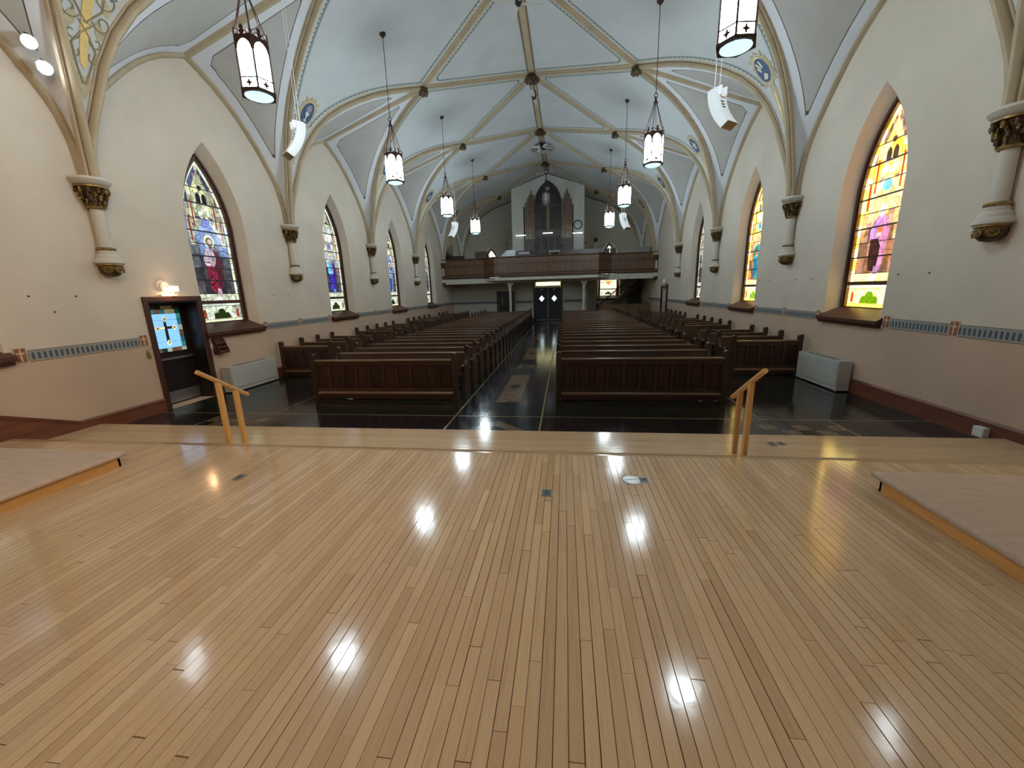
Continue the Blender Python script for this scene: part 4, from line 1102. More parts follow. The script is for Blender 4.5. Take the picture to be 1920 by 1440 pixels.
# ================================================================== PEWS
def finial(mb, x, w_=.105, z0=.90, z1=1.09, y0=-.055, y1=.055):
    r = w_/2
    pts = [(x-r, z0), (x+r, z0), (x+r, z1-r)] + [(x+math.cos(PI*k/8)*r, z1-r+math.sin(PI*k/8)*r) for k in range(1, 8)] + [(x-r, z1-r)]
    return mb.prism(pts, y0, y1, 'y')
END = [(.055, 0), (.055, .92), (-.06, .92), (-.075, .84), (-.11, .74), (-.17, .665), (-.27, .63), (-.36, .645), (-.40, .675), (-.445, .685), (-.485, .665), (-.50, .63), (-.49, .59), (-.46, .57), (-.45, .52),
       (-.435, .40), (-.44, .20), (-.46, .10), (-.50, .08), (-.50, 0)]
PEWM = {}
def pew_meshes(L_):
    k = round(L_, 2)
    if k in PEWM: return PEWM[k]
    x0, x1 = -L_/2, L_/2
    e = []
    for x in (x0, x1-.075):
        m1 = MB().prism(END, x, x+.075, 'x'); e.append(m1.mesh('bench_end', M_DOAK))
    f = [finial(MB(), x+.0375).mesh('finial', M_DOAK) for x in (x0, x1-.075)]
    back = MB().prism([(-.032, .905), (-.004, .905), (-.085, .44), (-.115, .44)], x0+.07, x1-.07, 'x').mesh('backrest', M_DOAKX)
    rail = MB().prism([(-.055, .895), (-.062, .912), (-.05, .930), (.02, .930), (.032, .912), (.02, .895)], x0+.07, x1-.07, 'x').mesh('top_rail', M_RAIL)
    seat = MB().box(x0+.07, x1-.07, -.50, -.085, .415, .45).mesh('seat', M_DOAKX)
    PEWM[k] = (e, f, back, rail, seat); return PEWM[k]
def pew(x, y, L_, label, group):
    e, f, back, rail, seat = pew_meshes(L_)
    t = thing('pew', label, 'pew', (x, y, 0), 0, group)
    for a_, b_ in zip(e, f):
        q = obj('bench_end', a_, t); obj('finial', b_, q)
    obj('backrest', back, t); obj('top_rail', rail, t); obj('seat', seat, t)
    return t
def screen(x, y, L_, n, label):
    t = thing('pew_screen', label, 'pew screen', (x, y, 0), 0, 'panelled screens in front of the pew blocks')
    x0, x1 = -L_/2, L_/2
    for q in (x0, x1-.11):
        p = bev(part('end_post', MB().box(q, q+.11, -.05, .06, 0, .94), M_DOAK, t), .012)
        part('finial', finial(MB(), q+.055, .105, .93, 1.075), M_DOAK, p)
        part('foot', MB().box(q-.012, q+.122, -.065, .075, 0, .05), M_DOAK, p)
    part('top_rail', MB().prism([(-.05, .885), (-.065, .905), (-.055, .93), (.045, .93), (.055, .905), (.04, .885)], x0+.11, x1-.11, 'x'), M_RAIL, t)
    part('upper_rail', MB().box(x0+.11, x1-.11, -.025, .03, .80, .885), M_DOAKX, t)
    part('base_moulding', MB().prism([(-.05, .13), (-.05, .165), (-.028, .185), (.03, .185), (.03, .13)], x0+.11, x1-.11, 'x'), M_RAIL, t)
    part('base_board', MB().box(x0+.11, x1-.11, -.03, .03, .02, .13), M_PANEL, t)
    part('lower_rail', MB().box(x0+.11, x1-.11, -.022, .03, .185, .27), M_DOAKX, t)
    part('back_board', MB().box(x0+.11, x1-.11, .012, .026, .26, .81), M_PANEL, t)
    ww = (L_-.22)/n
    for k in range(n):
        c = x0+.11+ww*(k+.5)
        st = MB().prism([(c-ww/2+.045, .285), (c+ww/2-.045, .285), (c+ww/2-.045, .785), (c-ww/2+.045, .785)], .0, .013, 'y')
        bev(part('raised_panel', st, M_PANEL, t), .012, 1)
    for k in range(n+1):
        c = x0+.11+ww*k
        part('stile', MB().box(max(x0+.11, c-.035), min(x1-.11, c+.035), -.022, .016, .265, .805), M_DOAK, t)
    return t
NBL, NBR = 23, 22
rowY = lambda i: 9.62+.913*i
for sd, nm, N in ((-1, 'left', NBL), (1, 'right', NBR)):
    xc, L_ = sd*2.85, 3.50
    screen(xc, 8.50, L_, 10, 'long dark panelled oak screen before the %s centre pew block' % nm)
    for i in range(N):
        pew(xc, rowY(i), L_, 'dark oak pew, %s row behind the screen in the %s centre block' % (ORD[i], nm), 'pews of the centre blocks')
    xw, Lw = sd*6.50, 1.72
    screen(xw, 11.12, Lw, 5, 'short dark panelled oak screen before the %s wall pews' % nm)
    ys = [12.12, 13.02, 13.92, 15.75, 16.68, 17.60, 18.52, 19.42, 21.38, 22.28, 23.18, 24.08, 24.96] + ([27.05, 27.97, 28.8] if sd < 0 else [])
    for i, y in enumerate(ys):
        pew(xw, y, Lw, 'short oak pew against the %s wall, %s behind its panelled screen' % (nm, ORD[i]), 'short pews along the walls')

# ================================================================== LANTERNS
LR = .25
def lantern_proto(lit=True, top=3.71):
    t = obj('pendant_lantern', None)
    ap = LR*math.cos(PI/6)
    rot = lambda k: Matrix.Rotation(k*PI/3, 4, 'Z') @ Matrix.Translation((0, -ap, 0))
    hw = LR/2
    gm = M_LANT if lit else plain('unlit_lantern_glass', (.45, .46, .45), .3)
    pan = MB().box(-hw+.012, hw-.012, -.003, .003, .045, .70)
    for k in range(6):
        q = MB().box(-hw+.010, hw-.010, -.003, .003, .04, .72).xform(rot(k)); p = part('glass_panel', q, gm, t)
        # tracery over the panel
        sp = [(-hw+.004, .735), (-hw+.004, .55)] + [(x, z) for x, z in arch_pts(hw-.022, .57, .13, 5)] + [(hw-.004, .55), (hw-.004, .735)]
        tr = MB().prism(sp, -.012, -.004, 'y')
        tr.box(-hw+.006, hw-.006, -.014, -.004, .175, .193)
        tr.box(-.013, .013, -.014, -.004, .058, .162); tr.box(-.045, .045, -.014, -.004, .097, .123); tr.prism(circ(0, .110, .030, 8), -.015, -.004, 'y')
        part('tracery', tr.xform(rot(k)), M_BRONZE, t)
        cr = MB().box(-hw, hw, -.014, .0, .735, .755)
        cr.prism([(-.022, .755), (.022, .755), (.05, .80), (.02, .815), (.032, .85), (0, .895), (-.032, .85), (-.02, .815), (-.05, .80)], -.012, -.002, 'y')
        for sx in (-1, 1):
            cr.tube([(sx*(.085+math.cos(a*PI/5)*.032), -.007, .79+math.sin(a*PI/5)*.032) for a in range(9)], .008, 5)
        part('crown_leaf', cr.xform(rot(k)), M_BRONZE, t)
        vx, vy = math.cos(k*PI/3)*LR, math.sin(k*PI/3)*LR
        part('corner_bar', MB().lathe([(0, 0), (.016, 0), (.016, .80), (.010, .84), (0, .86)], 8).xform(Matrix.Translation((vx, vy, 0))), M_BRONZE, t)
        part('suspension_chain', MB().tube([(vx*.98, vy*.98, .78), (vx*.56, vy*.56, 1.12), (vx*.12, vy*.12, 1.47)], .009, 5), M_BRONZE, t)
    hexr = lambda r: [(math.cos(k*PI/3)*r, math.sin(k*PI/3)*r) for k in range(6)]
    bt = MB()
    A1, A2 = hexr(LR+.026), hexr(LR-.035)
    for k in range(6):
        k2 = (k+1) % 6
        bt.prism([A1[k], A1[k2], A2[k2], A2[k]], .0, .045, 'z')
    part('bottom_ring', bt, M_BRONZE, t)
    lens = M_LENS if lit else gm
    part('bottom_lens', MB().lathe([(0, -.055), (.05, -.052), (.055, -.045), (.10, -.042), (.105, -.034), (.15, -.028), (.155, -.020), (.20, -.008), (.21, .006), (0, .01)], 24), lens, t, True)
    part('hub', MB().lathe([(.0, 1.44), (.055, 1.45), (.06, 1.48), (.03, 1.53), (.022, 1.58), (.04, 1.60), (.0, 1.61)], 10), M_BRONZE, t, True)
    part('hub_ring', MB().tube([(math.cos(a*PI/6)*.045, 0, 1.65+math.sin(a*PI/6)*.045) for a in range(13)], .010, 5, False), M_BRONZE, t)
    n = int((top-1.75)/.034)
    part('chain', MB().tube([(0, 0, 1.69+(top-.06-1.69)*k/n) for k in range(n+1)], [(.013 if k % 2 else .006) for k in range(n+1)], 5), M_BRONZE, t)
    part('canopy', MB().lathe([(0, top-.10), (.03, top-.09), (.05, top-.06), (.085, top-.03), (.09, top), (.09, top+.03)], 12), M_BRONZE, t, True)
    return t
lp = lantern_proto()
near = ['nearest the stage', 'second from the stage', 'third from the stage', 'farthest from the stage']
first = True
for sd, nm in ((-1, 'left'), (1, 'right')):
    for k, y in enumerate((6.76, 12.13, 17.5, 22.98)):
        o = lp if first else copy_tree(lp); first = False
        o.location = (sd*3.62, y, 5.54); o.rotation_euler = (0, 0, R(8))
        tag(o, 'lit white hexagonal pendant lantern on a chain, %s on the %s side' % (near[k], nm), 'lantern', 'pendant lanterns of the nave')
up = lantern_proto(False, 2.45); up.location = (.04, 28.75, 7.95)
tag(up, 'unlit small hexagonal pendant lantern hanging before the organ front', 'lantern')

# ================================================================== FLOOD LAMPS, UNSEEN FILL SPOTS
for sd, nm in ((-1, 'left'), (1, 'right')):
    for k, (y, z, xx) in enumerate(((6.30, 6.40, 7.07), (6.43, 6.10, 7.07))):
        t = thing('flood_lamp', 'round white flood lamp fixed by the %s stage column, %s of the pair' % (nm, 'upper' if k == 0 else 'lower'), 'lamp', (sd*xx, y, z))
        t.rotation_euler = (0, sd*R(-118), R(-20)*sd*-1)
        part('lens', MB().lathe([(0, .03), (.065, .025), (.085, .0), (0, 0)], 20), M_FLOOD, t, True)
        part('rim', MB().lathe([(.083, .0), (.095, .005), (.095, -.05), (.07, -.10), (.0, -.11)], 20), M_WHITE, t, True)
        part('yoke', MB().tube([(.10, 0, -.03), (.10, 0, -.13), (-.10, 0, -.13), (-.10, 0, -.03)], .01, 5), M_BLACK, t)
for x, y, z, tx, ty, tz, pw in ((3.5, -2.2, 8.2, -7.2, 6.2, 1.2, 1.0), (-1.0, -2.2, 8.2, -7.0, 5.0, 2.5, .45), (5.0, -2.2, 8.0, -3.0, 3.0, .3, .6), (-5.0, -2.2, 8.0, 4.6, 3.2, .3, .35)):  # unseen spots added for the warm light at the left front
    t = thing('unseen_fill_spot', 'unseen warm fill spot added behind the viewer, aimed past %s' % ('the left door' if tx == -7.2 else 'the left wall' if tx == -7.0 else 'the left platform' if tx < 0 else 'the right platform'), 'lamp', (x, y, z))
    dr = (Vector((tx, ty, tz))-Vector((x, y, z))).normalized()
    t.rotation_euler = dr.to_track_quat('-Z', 'Y').to_euler()
    part('can', MB().lathe([(.09, -.12), (.10, -.12), (.10, .12), (.0, .16)], 16), M_BLACK, t, True)
    part('lens', MB().lathe([(0, -.08), (.09, -.08)], 16), emit('spot_lens', (1., .72, .42), 12.), t)
    part('stem', MB().tube([(0, 0, .14), (0, 0, .5)], .012, 6), M_BLACK, t)
    l = bpy.data.lights.new('spot_light', 'SPOT'); l.energy = FILL_W*pw; l.color = (1., .74, .48) if tx < 0 else (1., .82, .64); l.spot_size = R(75); l.spot_blend = .9; l.shadow_soft_size = .12
    lo = bpy.data.objects.new('spot_light', l); COL.objects.link(lo); lo.parent = t; lo.location = (0, 0, -.16)

# ================================================================== CEILING FANS, VENT, SPEAKERS
M_BLADE = plain('pale_fan_blade', (.55, .55, .52), .5, .04)
for k, (y, zb, ph) in enumerate(((12.40, 9.72, 20), (17.89, 9.80, -6), (23.38, 9.72, 25), (28.3, 9.75, 0))):
    t = thing('ceiling_fan', 'white bladed ceiling fan with dark motor on the ridge, %s from the stage' % ORD[k], 'fan', (.08, y-.12, zb), R(ph), 'ceiling fans on the ridge')
    part('down_rod', MB().tube([(0, 0, .18), (0, 0, 10.42-zb)], .018, 6), M_BLACK, t)
    part('motor', MB().lathe([(0, -.12), (.06, -.12), (.075, -.08), (.10, -.06), (.10, .06), (.075, .09), (.06, .19), (0, .2)], 12), M_BLACK, t, True)
    for q in range(4):
        bl_ = MB().prism([(.09, -.035), (.2, -.06), (.62, -.075), (.66, -.03), (.66, .03), (.62, .075), (.2, .06), (.09, .035)], -.006, .006, 'z').xform(Matrix.Rotation(q*PI/2, 4, 'Z') @ Matrix.Rotation(R(12), 4, 'X') @ Matrix.Translation((0, 0, -.06)))
        part('blade', bl_, M_BLADE, t)
t = thing('ceiling_vent', 'large round ceiling vent ring on the ridge behind the fans', 'vent', (0, 25.7, 10.36))
for r0 in (.68, .50, .32): part('ring', MB().lathe([(r0-.10, .0), (r0-.05, -.045), (r0, -.03), (r0+.01, .02), (r0-.02, .05)], 32), plain('vent_paint', (.36, .36, .33), .6), t, True)
part('throat', MB().lathe([(0, .16), (.45, .12), (.66, .03)], 32), M_BLACK, t, True)
def speaker(x, y, z, rz, label, top):
    t = thing('column_speaker', label, 'speaker', (x, y, z), rz, 'hanging curved speakers')
    n = 12; hgt, bend = .60, .27
    bk, fr_ = [], []           # bk: hollow rear side, fr_: bulging front
    for k in range(n+1):
        s = k/n; ang = R(40)*(1-s)**1.3; off = bend*(1-s)**2.0; zc = -hgt/2+hgt*s
        bk.append((-.07-off, zc)); fr_.append((-.07-off+.17*math.cos(ang), zc-.17*math.sin(ang)*.75))
    prof = bk+fr_[::-1]
    part('cabinet', MB().prism(prof, -.15, .15, 'x'), M_WHITE, t)
    gr = MB()
    for (p, q) in zip(fr_, fr_[1:]): gr.quad((-.135, p[0]+.004, p[1]), (.135, p[0]+.004, p[1]), (.135, q[0]+.004, q[1]), (-.135, q[0]+.004, q[1]))
    part('grille', gr, plain('white_grille', (.62, .64, .66), .5, .05, 40.), t)
    ep = MB(); ep.quad((-.15, bk[0][0], bk[0][1]-.004), (.15, bk[0][0], bk[0][1]-.004), (.15, fr_[0][0], fr_[0][1]-.004), (-.15, fr_[0][0], fr_[0][1]-.004))
    part('end_plate', ep, plain('tan_end_plate', (.33, .24, .15), .6), t)
    part('rigging_frame', MB().box(-.085, -.06, -.13, .10, hgt/2-.10, hgt/2+.04).box(.06, .085, -.13, .10, hgt/2-.10, hgt/2+.04).box(-.06, .06, -.12, -.10, hgt/2-.13, hgt/2-.09), M_WHITE, t)
    for q in range(3): part('slot', MB().box(-.045, .045, bk[8-q*1][0]-.006, bk[8-q][0]+.004, bk[8-q][1]-.010, bk[8-q][1]+.010), M_BLACK, t)
    for sx in (-1, 1): part('cable', MB().tube([(sx*.072, .02, hgt/2+.03), (sx*.072, .02, top-z)], .006, 5), M_WHITE, t)
speaker(-4.20, 8.62, 5.55, R(-38), 'white curved hanging speaker, near one on the left side', 8.75)
speaker(4.02, 8.62, 5.47, R(38), 'white curved hanging speaker, near one on the right side', 8.75)
speaker(-3.86, 19.5, 5.27, R(-40), 'white curved hanging speaker, far one on the left side', 8.9)
speaker(3.86, 19.5, 5.27, R(40), 'white curved hanging speaker, far one on the right side', 8.9)

# ================================================================== HANDRAILS
for sd, nm, X in ((-1, 'left', -3.77), (1, 'right', 3.56)):
    t = thing('handrail', 'short pine handrail on two posts beside the step, %s side' % nm, 'handrail', (X, 5.1, ZT), 0, 'pine handrails at the step')
    zr = lambda y: 1.17-.14-(y-5.1)*.66     # underside of rail above the step
    for y in (5.10, 5.38):
        p = part('post', MB().prism([(y-5.1-.032, 0), (y-5.1+.032, 0), (y-5.1+.032, zr(y+.032)), (y-5.1-.032, zr(y-.032))], -.026, .026, 'x'), M_PINE, t)
    y0_, y1_ = 4.80, 5.60
    part('rail', MB().tube([(0, y0_-5.1, zr(y0_)+.028), (0, y1_-5.1, zr(y1_)+.028)], .031, 12), M_PINEX, t, True)

# ================================================================== RADIATOR CABINETS AND SMALL WALL THINGS
def radiator(sd, y0, y1, label):
    t = thing('radiator_cabinet', label, 'radiator', (sd*W, (y0+y1)/2, 0), PI/2 if sd < 0 else -PI/2, 'radiator cabinets under the windows')
    L_ = (y1-y0)/2
    part('body', MB().box(-L_, L_, -.30, -.05, .03, .68), M_GREYC, t)
    bev(part('front_panel', MB().box(-L_+.02, L_-.02, -.315, -.30, .12, .66), M_WHITE if 0 else M_GREYC, t), .006)
    part('top_grille', MB().box(-L_+.25, L_-.25, -.26, -.14, .68, .686), plain('grille_grey', (.16, .17, .16), .5), t)
    part('plinth', MB().box(-L_, -L_+.3, -.29, -.25, 0, .03).box(L_-.3, L_, -.29, -.25, 0, .03).box(-L_, L_, -.06, -.05, 0, .03), M_BLACK, t)
radiator(-1, 8.95, 10.62, 'grey steel radiator cabinet under the nearest left window')
radiator(1, 9.30, 10.86, 'grey steel radiator cabinet under the nearest right window')
for sd, nm in ((-1, 'left'), (1, 'right')):
    for k, i in enumerate((1, 2)):
        radiator(sd, winY(i)-1.05, winY(i)-.06 if i == 1 else winY(i)+.10, 'grey radiator cabinet between wall pews under the %s %s window' % (ORD[i], nm))
t = thing('leaflet_rack', 'stepped wooden leaflet rack fixed below the nearest left window sill', 'rack', (-W, 9.04, 1.02), PI/2)
part('back_board', MB().box(-.15, .15, -.03, -.001, .0, .40), M_TRIMZ, t)
for k in range(3): part('tray', MB().prism([(-.03, .03+k*.11), (-.17+k*.03, .03+k*.11), (-.17+k*.03, .11+k*.11), (-.155+k*.03, .11+k*.11), (-.155+k*.03, .045+k*.11), (-.03, .045+k*.11)], -.15, .15, 'x'), M_TRIM, t)
for sx in (-.155, .145): part('side', MB().prism([(-.03, 0), (-.18, .02), (-.18, .1), (-.12, .24), (-.08, .36), (-.03, .40)], sx, sx+.01, 'x'), M_TRIMZ, t)
for k, (z0, z1) in enumerate(((1.40, 1.53), (1.17, 1.30))):
    t = thing('switch_plate', '%s white switch plate between the left door and window' % ('upper' if k == 0 else 'lower'), 'switch', (-W, 8.87, z0), PI/2, 'switch plates')
    bev(part('plate', MB().box(-.045, .045, -.012, -.001, 0, z1-z0), M_WHITE, t), .004)
    part('toggle', MB().box(-.01, .01, -.022, -.012, (z1-z0)/2-.02, (z1-z0)/2+.02), M_WHITE, t)
t = thing('wall_hook', 'small brass hook on the wall left of the door handle', 'hook', (-W, 7.30, 1.22), PI/2)
part('plate', MB().box(-.03, .03, -.008, -.001, -.03, .15), M_BRASS, t)
part('hook', MB().tube([(0, -.01, .10), (0, -.05, .08), (0, -.07, .03), (0, -.05, -.02), (0, -.01, -.03)], .012, 6), M_BRASS, t, True)
t = thing('junction_box', 'small white junction box on the right baseboard by the step', 'box', (W-.032, 6.42, .06), -PI/2)
bev(part('body', MB().box(-.08, .08, -.09, -.001, 0, .15), M_WHITE, t), .008)
part('cover', MB().box(-.065, .065, -.094, -.09, .015, .135), M_WHITE, t)
hooks = [(-1, 5.64, 2.51), (-1, 6.30, 2.50), (-1, 5.93, 2.24), (-1, 11.33, 2.46), (-1, 12.0, 2.45), (-1, 13.49, 2.45), (-1, 14.15, 2.46), (-1, 16.95, 2.44), (-1, 17.62, 2.44), (-1, 18.95, 2.44), (-1, 19.6, 2.44),
         (1, 8.58, 2.46), (1, 7.92, 2.46), (1, 11.98, 2.44), (1, 11.26, 2.44), (1, 14.09, 2.45), (1, 13.43, 2.45), (1, 16.9, 2.44), (1, 17.6, 2.44)]
seq = {-1: 0, 1: 0}
for sd, y, z in sorted(hooks, key=lambda h: (h[0], h[1])):
    t = thing('picture_hook', 'tiny empty picture hook on the %s plaster wall, %s from the stage' % ('left' if sd < 0 else 'right', ORD[seq[sd]]), 'hook', (sd*W, y, z), PI/2 if sd < 0 else -PI/2, 'empty picture hooks'); seq[sd] += 1
    part('plate', MB().lathe([(0, .006), (.014, .005), (.017, 0)], 8).xform(Matrix.Rotation(PI/2, 4, 'X') @ Matrix.Translation((0, 0, .001))), M_BRONZE, t)
    part('nail', MB().tube([(0, -.005, 0), (0, -.03, .006)], .005, 6), M_BRONZE, t)
# floor boxes let into the stage and the step
def floorbox(x, y, z, label, rnd=False, sx=.06, sy=.075, inner=None, rz=0):
    t = thing('floor_outlet', label, 'outlet', (x, y, z+.0008), rz, 'outlets set in the stage floor')
    if rnd:
        part('cover', MB().lathe([(0, .006), (.09, .006), (.11, .004), (.115, 0), (0, 0)], 24), M_STEEL, t, True)
        part('lid', MB().prism(circ(.01, .0, .075, 16, .3, PI+.3), .006, .009, 'z'), M_STEEL, t)
    else:
        bev(part('frame', MB().box(-sx, sx, -sy, sy, 0, .005), M_STEEL, t), .002)
        part('lid', MB().box(-sx+.014, sx-.014, -sy+.014, sy-.014, .005, .007), inner or plain('slate_lid', (.10, .11, .12), .5), t)
        part('latch', MB().box(-.012, .012, -.006, .012, .007, .011), M_BLACK, t)
floorbox(1.10, 3.80, ZS, 'square slate floor outlet in the middle of the stage')
floorbox(2.015, 4.16, ZS, 'round steel floor outlet right of the stage middle', True)
floorbox(2.145, 4.16, ZS, 'small square steel outlet beside the round floor outlet')
floorbox(-2.55, 3.90, ZS, 'square steel floor outlet near the left handrail', False, .05, .08)
floorbox(4.20, 5.74, ZT, 'steel floor outlet on the step, nearer the right handrail', False, .055, .07)
floorbox(4.33, 5.76, ZT, 'steel floor outlet on the step, farther from the right handrail', False, .05, .06)

# ================================================================== GALLERY
ZG = 3.10
poly = [(-W+.01, 28.8), (-4.42, 28.8), (-3.50, 27.92), (3.50, 27.92), (4.42, 28.8), (W-.01, 28.8)]
gf = struct('floor_gallery', MB().prism([(-W+.01, 28.82), (W-.01, 28.82), (W-.01, YEND-.01), (-W+.01, YEND-.01)], 3.02, ZG, 'z'), M_CREAM)
part('front_beam', MB().box(-W+.01, W-.01, 28.83, 29.08, 2.96, 3.02), M_CREAM, gf)
part('front_fascia', MB().box(-W+.01, W-.01, 28.81, 28.87, 2.96, 3.32), M_CREAM, gf)
part('soffit', MB().prism([(-4.36, 28.86), (-3.46, 27.97), (3.46, 27.97), (4.36, 28.86)], 3.10, 3.32, 'z'), M_CREAM, gf)
g = thing('gallery_parapet', 'carved oak gallery front with gothic arcading across the nave', 'parapet', (0, 28.8, ZG-.02))
BAYM = {}
def bay_mesh(w_):
    k = round(w_, 3)
    if k in BAYM: return BAYM[k]
    m1 = MB(); z0, z1 = .485, 1.40
    for x in (-w_/2, w_/2): m1.box(max(-w_/2, x-.028), min(w_/2, x+.028), -.028, .02, z0, z1)
    m1.box(-.018, .018, -.018, .02, z0, z1-.10)
    for sx in (-1, 1):
        c = sx*w_/4; hw = w_/4-.016
        m1.prism([(c-hw-.004, z1), (c-hw-.004, z1-.34)] + [(c+x, z) for x, z in arch_pts(hw-.012, z1-.34, .19, 5)] + [(c+hw+.004, z1-.34), (c+hw+.004, z1)], -.012, .02, 'y')
        m1.prism([(c-hw+.02, z0+.04), (c+hw-.02, z0+.04), (c+hw-.02, z1-.42), (c, z1-.33), (c-hw+.02, z1-.42)], .008, .02, 'y')
    q = MB().prism(circ(0, z1-.12, .036, 10), -.020, -.010, 'y')
    BAYM[k] = (m1.mesh('arcade_bay', M_BALC), q.mesh('quatrefoil', M_BALCD)); return BAYM[k]
for (p, q), nb in zip(zip(poly, poly[1:]), (8, 3, 18, 3, 8)):
    P0, P1 = Vector((p[0], p[1]-28.8, 0)), Vector((q[0], q[1]-28.8, 0)); L_ = (P1-P0).length; an = math.atan2(P1.y-P0.y, P1.x-P0.x)
    mt = Matrix.Translation(P0) @ Matrix.Rotation(an, 4, 'Z')
    def seg(name, pr, mat_): return part(name, MB().prism(pr, 0, L_, 'x').xform(mt), mat_, g)
    seg('cap_rail', [(-.09, 1.50), (-.10, 1.53), (-.09, 1.585), (.09, 1.585), (.10, 1.53), (.09, 1.50)], M_BALCD)
    seg('frieze_rail', [(-.05, 1.40), (-.05, 1.46), (-.08, 1.50), (.05, 1.50), (.05, 1.40)], M_BALC)
    seg('base_rail', [(-.055, .42), (-.055, .455), (-.035, .485), (.04, .485), (.04, .42)], M_BALCD)
    seg('fascia_upper', [(-.10, .33), (-.10, .355), (-.05, .42), (.04, .42), (.04, .33)], M_BALC)
    seg('fascia_lower', [(-.07, .25), (-.07, .28), (-.115, .31), (-.115, .33), (.04, .33), (.04, .25)], M_BALCD)
    seg('back_lining', [(.03, .48), (.05, .48), (.05, 1.40), (.03, 1.40)], M_BALCD)
    w_ = L_/nb; bm, qm = bay_mesh(w_)
    for k in range(nb):
        o = obj('arcade_bay', bm, g); o.matrix_local = mt @ Matrix.Translation((w_*(k+.5), 0, 0)); obj('quatrefoil', qm, o)
for x, nm in ((-2.58, 'left'), (2.60, 'right')):
    t = thing('gallery_post', 'slender white post with bracket capital under the gallery, %s of the aisle' % nm, 'column', (x, 28.95, 0))
    part('shaft', MB().lathe([(.13, 0), (.13, .12), (.085, .16), (.085, 2.3), (.075, 2.45)], 14), M_CREAM, t, True)
    part('neck', MB().lathe([(.08, 2.44), (.11, 2.46), (.11, 2.49), (.085, 2.52)], 14), M_CREAM, t, True)
    part('bracket', MB().prism([(-.09, 2.50), (.09, 2.50), (.10, 2.66), (.16, 2.78), (.27, 2.91), (.27, 2.955), (-.27, 2.955), (-.27, 2.91), (-.16, 2.78), (-.10, 2.66)], -.07, .07, 'y'), M_CREAM, t)
# wall under the gallery
YV = 31.40
wv = struct('wall_vestibule', wall_mb(-W, 2.9, 3.0, [], [(-3.86, -2.66, 2.28, .5), (-1.0, 1.0, 3.0, .5)]), M_WALLB, None, (0, YV, 0), 0)
part('frieze_strip', MB().box(-W, -3.98, -.004, 0, 1.45, 1.62).box(-2.5, -1.2, -.004, 0, 1.45, 1.62).box(1.25, 2.6, -.004, 0, 1.45, 1.62), plain('dim_blue_band', (.13, .15, .16), .7), wv)
struct('wall_stair', MB().box(2.88, 2.96, YV, YEND-.005, 0, 3.0), M_WALLB)
d = struct('door_3', None, None, None, (0, YV, 0), 0)
for x0, x1 in ((-1.12, -1.0), (1.0, 1.12)): part('casing', MB().box(x0, x1, -.05, .12, 0, 3.0), M_TRIMZ, d)
for sx in (-1, 1):
    x0, x1 = sorted((sx*.012, sx*.985))
    l_ = part('leaf', MB().box(x0, x1, .10, .15, .02, 2.50), M_NAVY, d)
    c = sx*.48
    part('diamond_pane', MB().prism([(c-.20, 1.74), (c, 1.97), (c+.20, 1.74), (c, 1.51)], .092, .10, 'y'), emit('door_diamond_light', (.75, .93, 1.), 2.2), l_)
    part('pane_ring', MB().tube([(c-.06+math.cos(a*PI/6)*.05, .088, 1.73+math.sin(a*PI/6)*.05) for a in range(13)], .008, 5, False), M_NAVY, l_)
    part('kick_rail', MB().box(x0+.1, x1-.1, .08, .10, .10, .13), M_STEEL, l_)
    part('closer', MB().box(c-.10, c+.10, .04, .10, 2.40, 2.45), M_STEEL, l_)
part('meeting_stile', MB().box(-.012, .012, .09, .12, .02, 2.5), M_STEEL, d)
part('transom_bar', MB().box(-1.0, 1.0, .02, .16, 2.50, 2.56), M_TRIM, d)
part('transom_panel', MB().box(-.96, .92, .0, .06, 2.56, 2.72), M_GREYC, d)
part('transom_light', MB().box(-.88, .92, -.03, .04, 2.72, 2.96), M_SIGN, d)
for k in range(13): part('transom_mark', MB().box(-.72+k*.115, -.72+k*.115+.06, -.034, -.03, 2.78, 2.85), plain('sign_ochre', (.35, .25, .05), .6), d)
d = struct('door_4', None, None, None, (0, YV, 0), 0)
for x0, x1 in ((-3.98, -3.86), (-2.66, -2.54)): part('casing', MB().box(x0, x1, -.04, 0, 0, 2.4), M_TRIMZ, d)
part('casing', MB().box(-3.98, -2.54, -.045, 0, 2.28, 2.4), M_TRIM, d)
part('leaf', MB().box(-3.86, -2.66, .22, .27, 0, 2.28), M_DOOR, d)
part('glass_strip', MB().box(-3.62, -3.54, .212, .22, 1.35, 1.95), plain('grey_glass', (.25, .26, .25), .2), d)
# stair to the gallery
t = thing('gallery_staircase', 'dark wooden staircase rising to the gallery past the heart window', 'staircase', (3.85, 33.0, 0))
for k in range(15): part('step', MB().box(k*.21, k*.21+.26, 0, 1.0, k*.19+.13, k*.19+.19).box(k*.21, k*.21+.02, 0, 1.0, k*.19-.02, k*.19+.13), M_TRIM, t)
part('stringer', MB().prism([(0, 0), (.3, 0), (3.25, 2.62), (3.25, 2.98), (3.1, 2.98), (0, .22)], -.04, 0, 'y'), M_TRIMZ, t)
part('handrail', MB().tube([(.02, -.02, 1.0), (2.55, -.02, 3.18)], .04, 8), M_TRIM, t, True)
part('newel_post', MB().lathe([(.09, 0), (.09, .2), (.06, .25), (.06, .85), (.09, .9), (.09, 1.08), (.05, 1.12), (.07, 1.18), (0, 1.25)], 10, 0, -.02), M_TRIMZ, t, True)
for k in range(1, 13):
    z = k*.19+.17; part('baluster', MB().lathe([(.02, z), (.03, z+.1), (.018, z+.3), (.03, z+.5), (.018, z+.82)], 6, k*.21-.05, -.02), M_TRIMZ, t, True)
M_BENCH = wood('brown_bench', (.17, .085, .04), 0, .45, .3)
